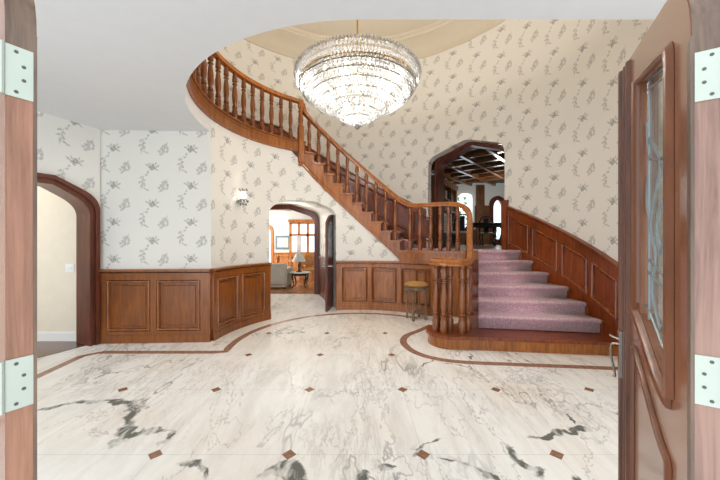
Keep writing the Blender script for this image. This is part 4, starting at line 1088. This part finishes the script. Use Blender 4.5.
for zi,z in enumerate((.45,.87,1.25,1.63)):
    x = -1.16
    while x < 1.05 and n < 90:
        w = random.uniform(.06,.11); hh = random.uniform(.22,.32)
        if abs(x+w/2-(-.385)) < .08 or abs(x+w/2-.415) < .08: x += .06; continue
        if random.random() < .45: x += w; continue
        mb = MB(); mb.box(-w/2+.002,w/2-.002,-.10,.08,0,hh); o = mb.build('book',M_BOOKS[n%5])
        cth,sth = e1[0],e1[1]; lx_ = x+w/2
        o.location = (bo[0]+e1[0]*lx_,bo[1]+e1[1]*lx_,LZ+z+.003); o.rotation_euler = (0,0,atan2(e1[1],e1[0]))
        tag(o,'dim cloth-bound book on the '+('lowest','second','third','top')[zi]+' filled shelf of the library bookcase','book','books on the '+('lowest','second','third','top')[zi]+' library shelf'); n += 1; x += w
# writing table with curved legs
DK = empty('writing_table','black lacquer table with curved legs in the library','table',(4.05,9.75,LZ))
rb('table_top',(-.50,.50,-.28,.28,.70,.74),W_BLACK,DK,.012)
mb = MB(); mb.box(-.44,.44,-.23,.23,.60,.70); mb.build('apron',W_BLACK,DK)
mb = MB(); mb.box(-.2,.2,-.24,-.22,.57,.70); mb.lathe([(.02,0),(.06,.03),(.02,.06)],8,(0,-.23,.55)); mb.build('carved_crest',W_BLACK,DK)
for x in (-1,1):
    for y in (-1,1):
        mb = MB(); mb.tube(catmull([(x*a,y*b,z) for a,b,z in ((.42,.21,.66),(.47,.25,.54),(.44,.23,.34),(.40,.20,.14),(.44,.23,.04),(.47,.25,.02))],5),[.05]*8+[.032]*8+[.024]*10,8); mb.build('leg',M_GLINT,DK)
def lib_chair(loc,rz,label,first=[None]):
    if first[0]:
        c = copy_tree(first[0]); c.location = loc; c.rotation_euler = (0,0,rz); c['label'] = label; return c
    r = empty('carved_chair',label,'chair',loc,rz,'black carved chairs in the library'); first[0] = r
    rb('seat',(-.24,.24,-.22,.22,.40,.47),M_SOFA,r,.02)
    for x in (-.21,.21):
        for y in (-.19,.19):
            mb = MB(); mb.tube(catmull([(x,y,.42),(x*1.1,y*1.1,.3),(x*.95,y*.95,.12),(x*1.1,y*1.1,.015)],5),.02,8); mb.build('leg',W_BLACK,r)
    mb = MB(); mb.tube(catmull([(-.21,-.2,.42),(-.23,-.25,.7),(-.18,-.28,.93),(0,-.29,1.0),(.18,-.28,.93),(.23,-.25,.7),(.21,-.2,.42)],6),.02,8); mb.build('back_frame',W_BLACK,r)
    mb = MB(); mb.prism([(-.08,-.255),(.08,-.255),(.08,-.235),(-.08,-.235)],.45,.95); mb.build('splat',W_BLACK,r)
    return r
lib_chair((3.15,9.30,LZ),2.6,'black carved chair behind the landing balusters'); lib_chair((4.6,10.75,LZ),-.6,'black carved chair beyond the writing table')
mb = MB(); mb.box(-.16,.16,-.12,.12,0,.42); PD = empty('display_stand','black stand with a white louvred front behind the landing balusters','stand',(2.62,8.95,LZ),-.3)
mb.build('base',W_BLACK,PD)
mb = MB()
mb.box(-.15,.15,-.11,.11,.42,.46)
for k in range(9): mb.box(-.15,.15,-.10,-.06,.48+k*.05,.51+k*.05)
mb.box(-.16,-.14,-.11,.11,.42,.95); mb.box(.14,.16,-.11,.11,.42,.95); mb.box(-.16,.16,-.11,.11,.93,.96); mb.build('louvre',M_WHITE,PD)
lamp('library_fill',(4.9,10.4,3.0),30,(1,.96,.9),.15)  # extra light put in to lift the library, no lamp modelled
# garden tree outside the library window
TR = empty('garden_tree','leafy green tree outside the arched library window','tree',(4.6,15.6,0))
mb = MB(); mb.tube([(0,0,0),(.05,0,1.4),(0,.05,2.6)],[.12,.09,.05],8); mb.build('trunk',W_BEAM,TR)
mb = MB()
for k in range(420):
    a = random.uniform(0,2*pi); b = random.uniform(-1,1); r = random.uniform(.3,1)**.6*1.0; s = sqrt(1-b*b)
    c = (r*s*cos(a)*1.1,r*s*sin(a)*.9,3.0+r*b*1.0); e = [random.uniform(-1,1) for _ in range(6)]; z = .09
    mb.add([(c[0]-e[0]*z,c[1]-e[1]*z,c[2]-e[2]*z),(c[0]+e[3]*z,c[1]+e[4]*z,c[2]+e[5]*z),(c[0]+e[0]*z,c[1]+e[1]*z,c[2]+e[2]*z),(c[0]-e[3]*z,c[1]-e[4]*z,c[2]-e[5]*z)],[(0,1,2,3)])
mb.build('foliage',M_LEAF,TR)

# ------------------------------------------------------------------ daylight, camera, view
w = bpy.data.worlds.new('sky'); SC.world = w; w.use_nodes = True
bg = w.node_tree.nodes['Background']; bg.inputs[0].default_value = (.84,.92,1.0,1); bg.inputs[1].default_value = 1.4
cam = bpy.data.cameras.new('camera'); co = bpy.data.objects.new('camera',cam); COL.objects.link(co)
co.location = (0,0,1.465); co.rotation_euler = (pi/2,0,0); cam.sensor_width = 36; cam.lens = 308/720*36; cam.shift_x = 4/720; cam.clip_start = .05
SC.camera = co
SC.view_settings.view_transform = 'Standard'; SC.view_settings.look = 'None'; SC.view_settings.gamma = 1; SC.view_settings.exposure = .72; SC.view_settings.use_curve_mapping = False
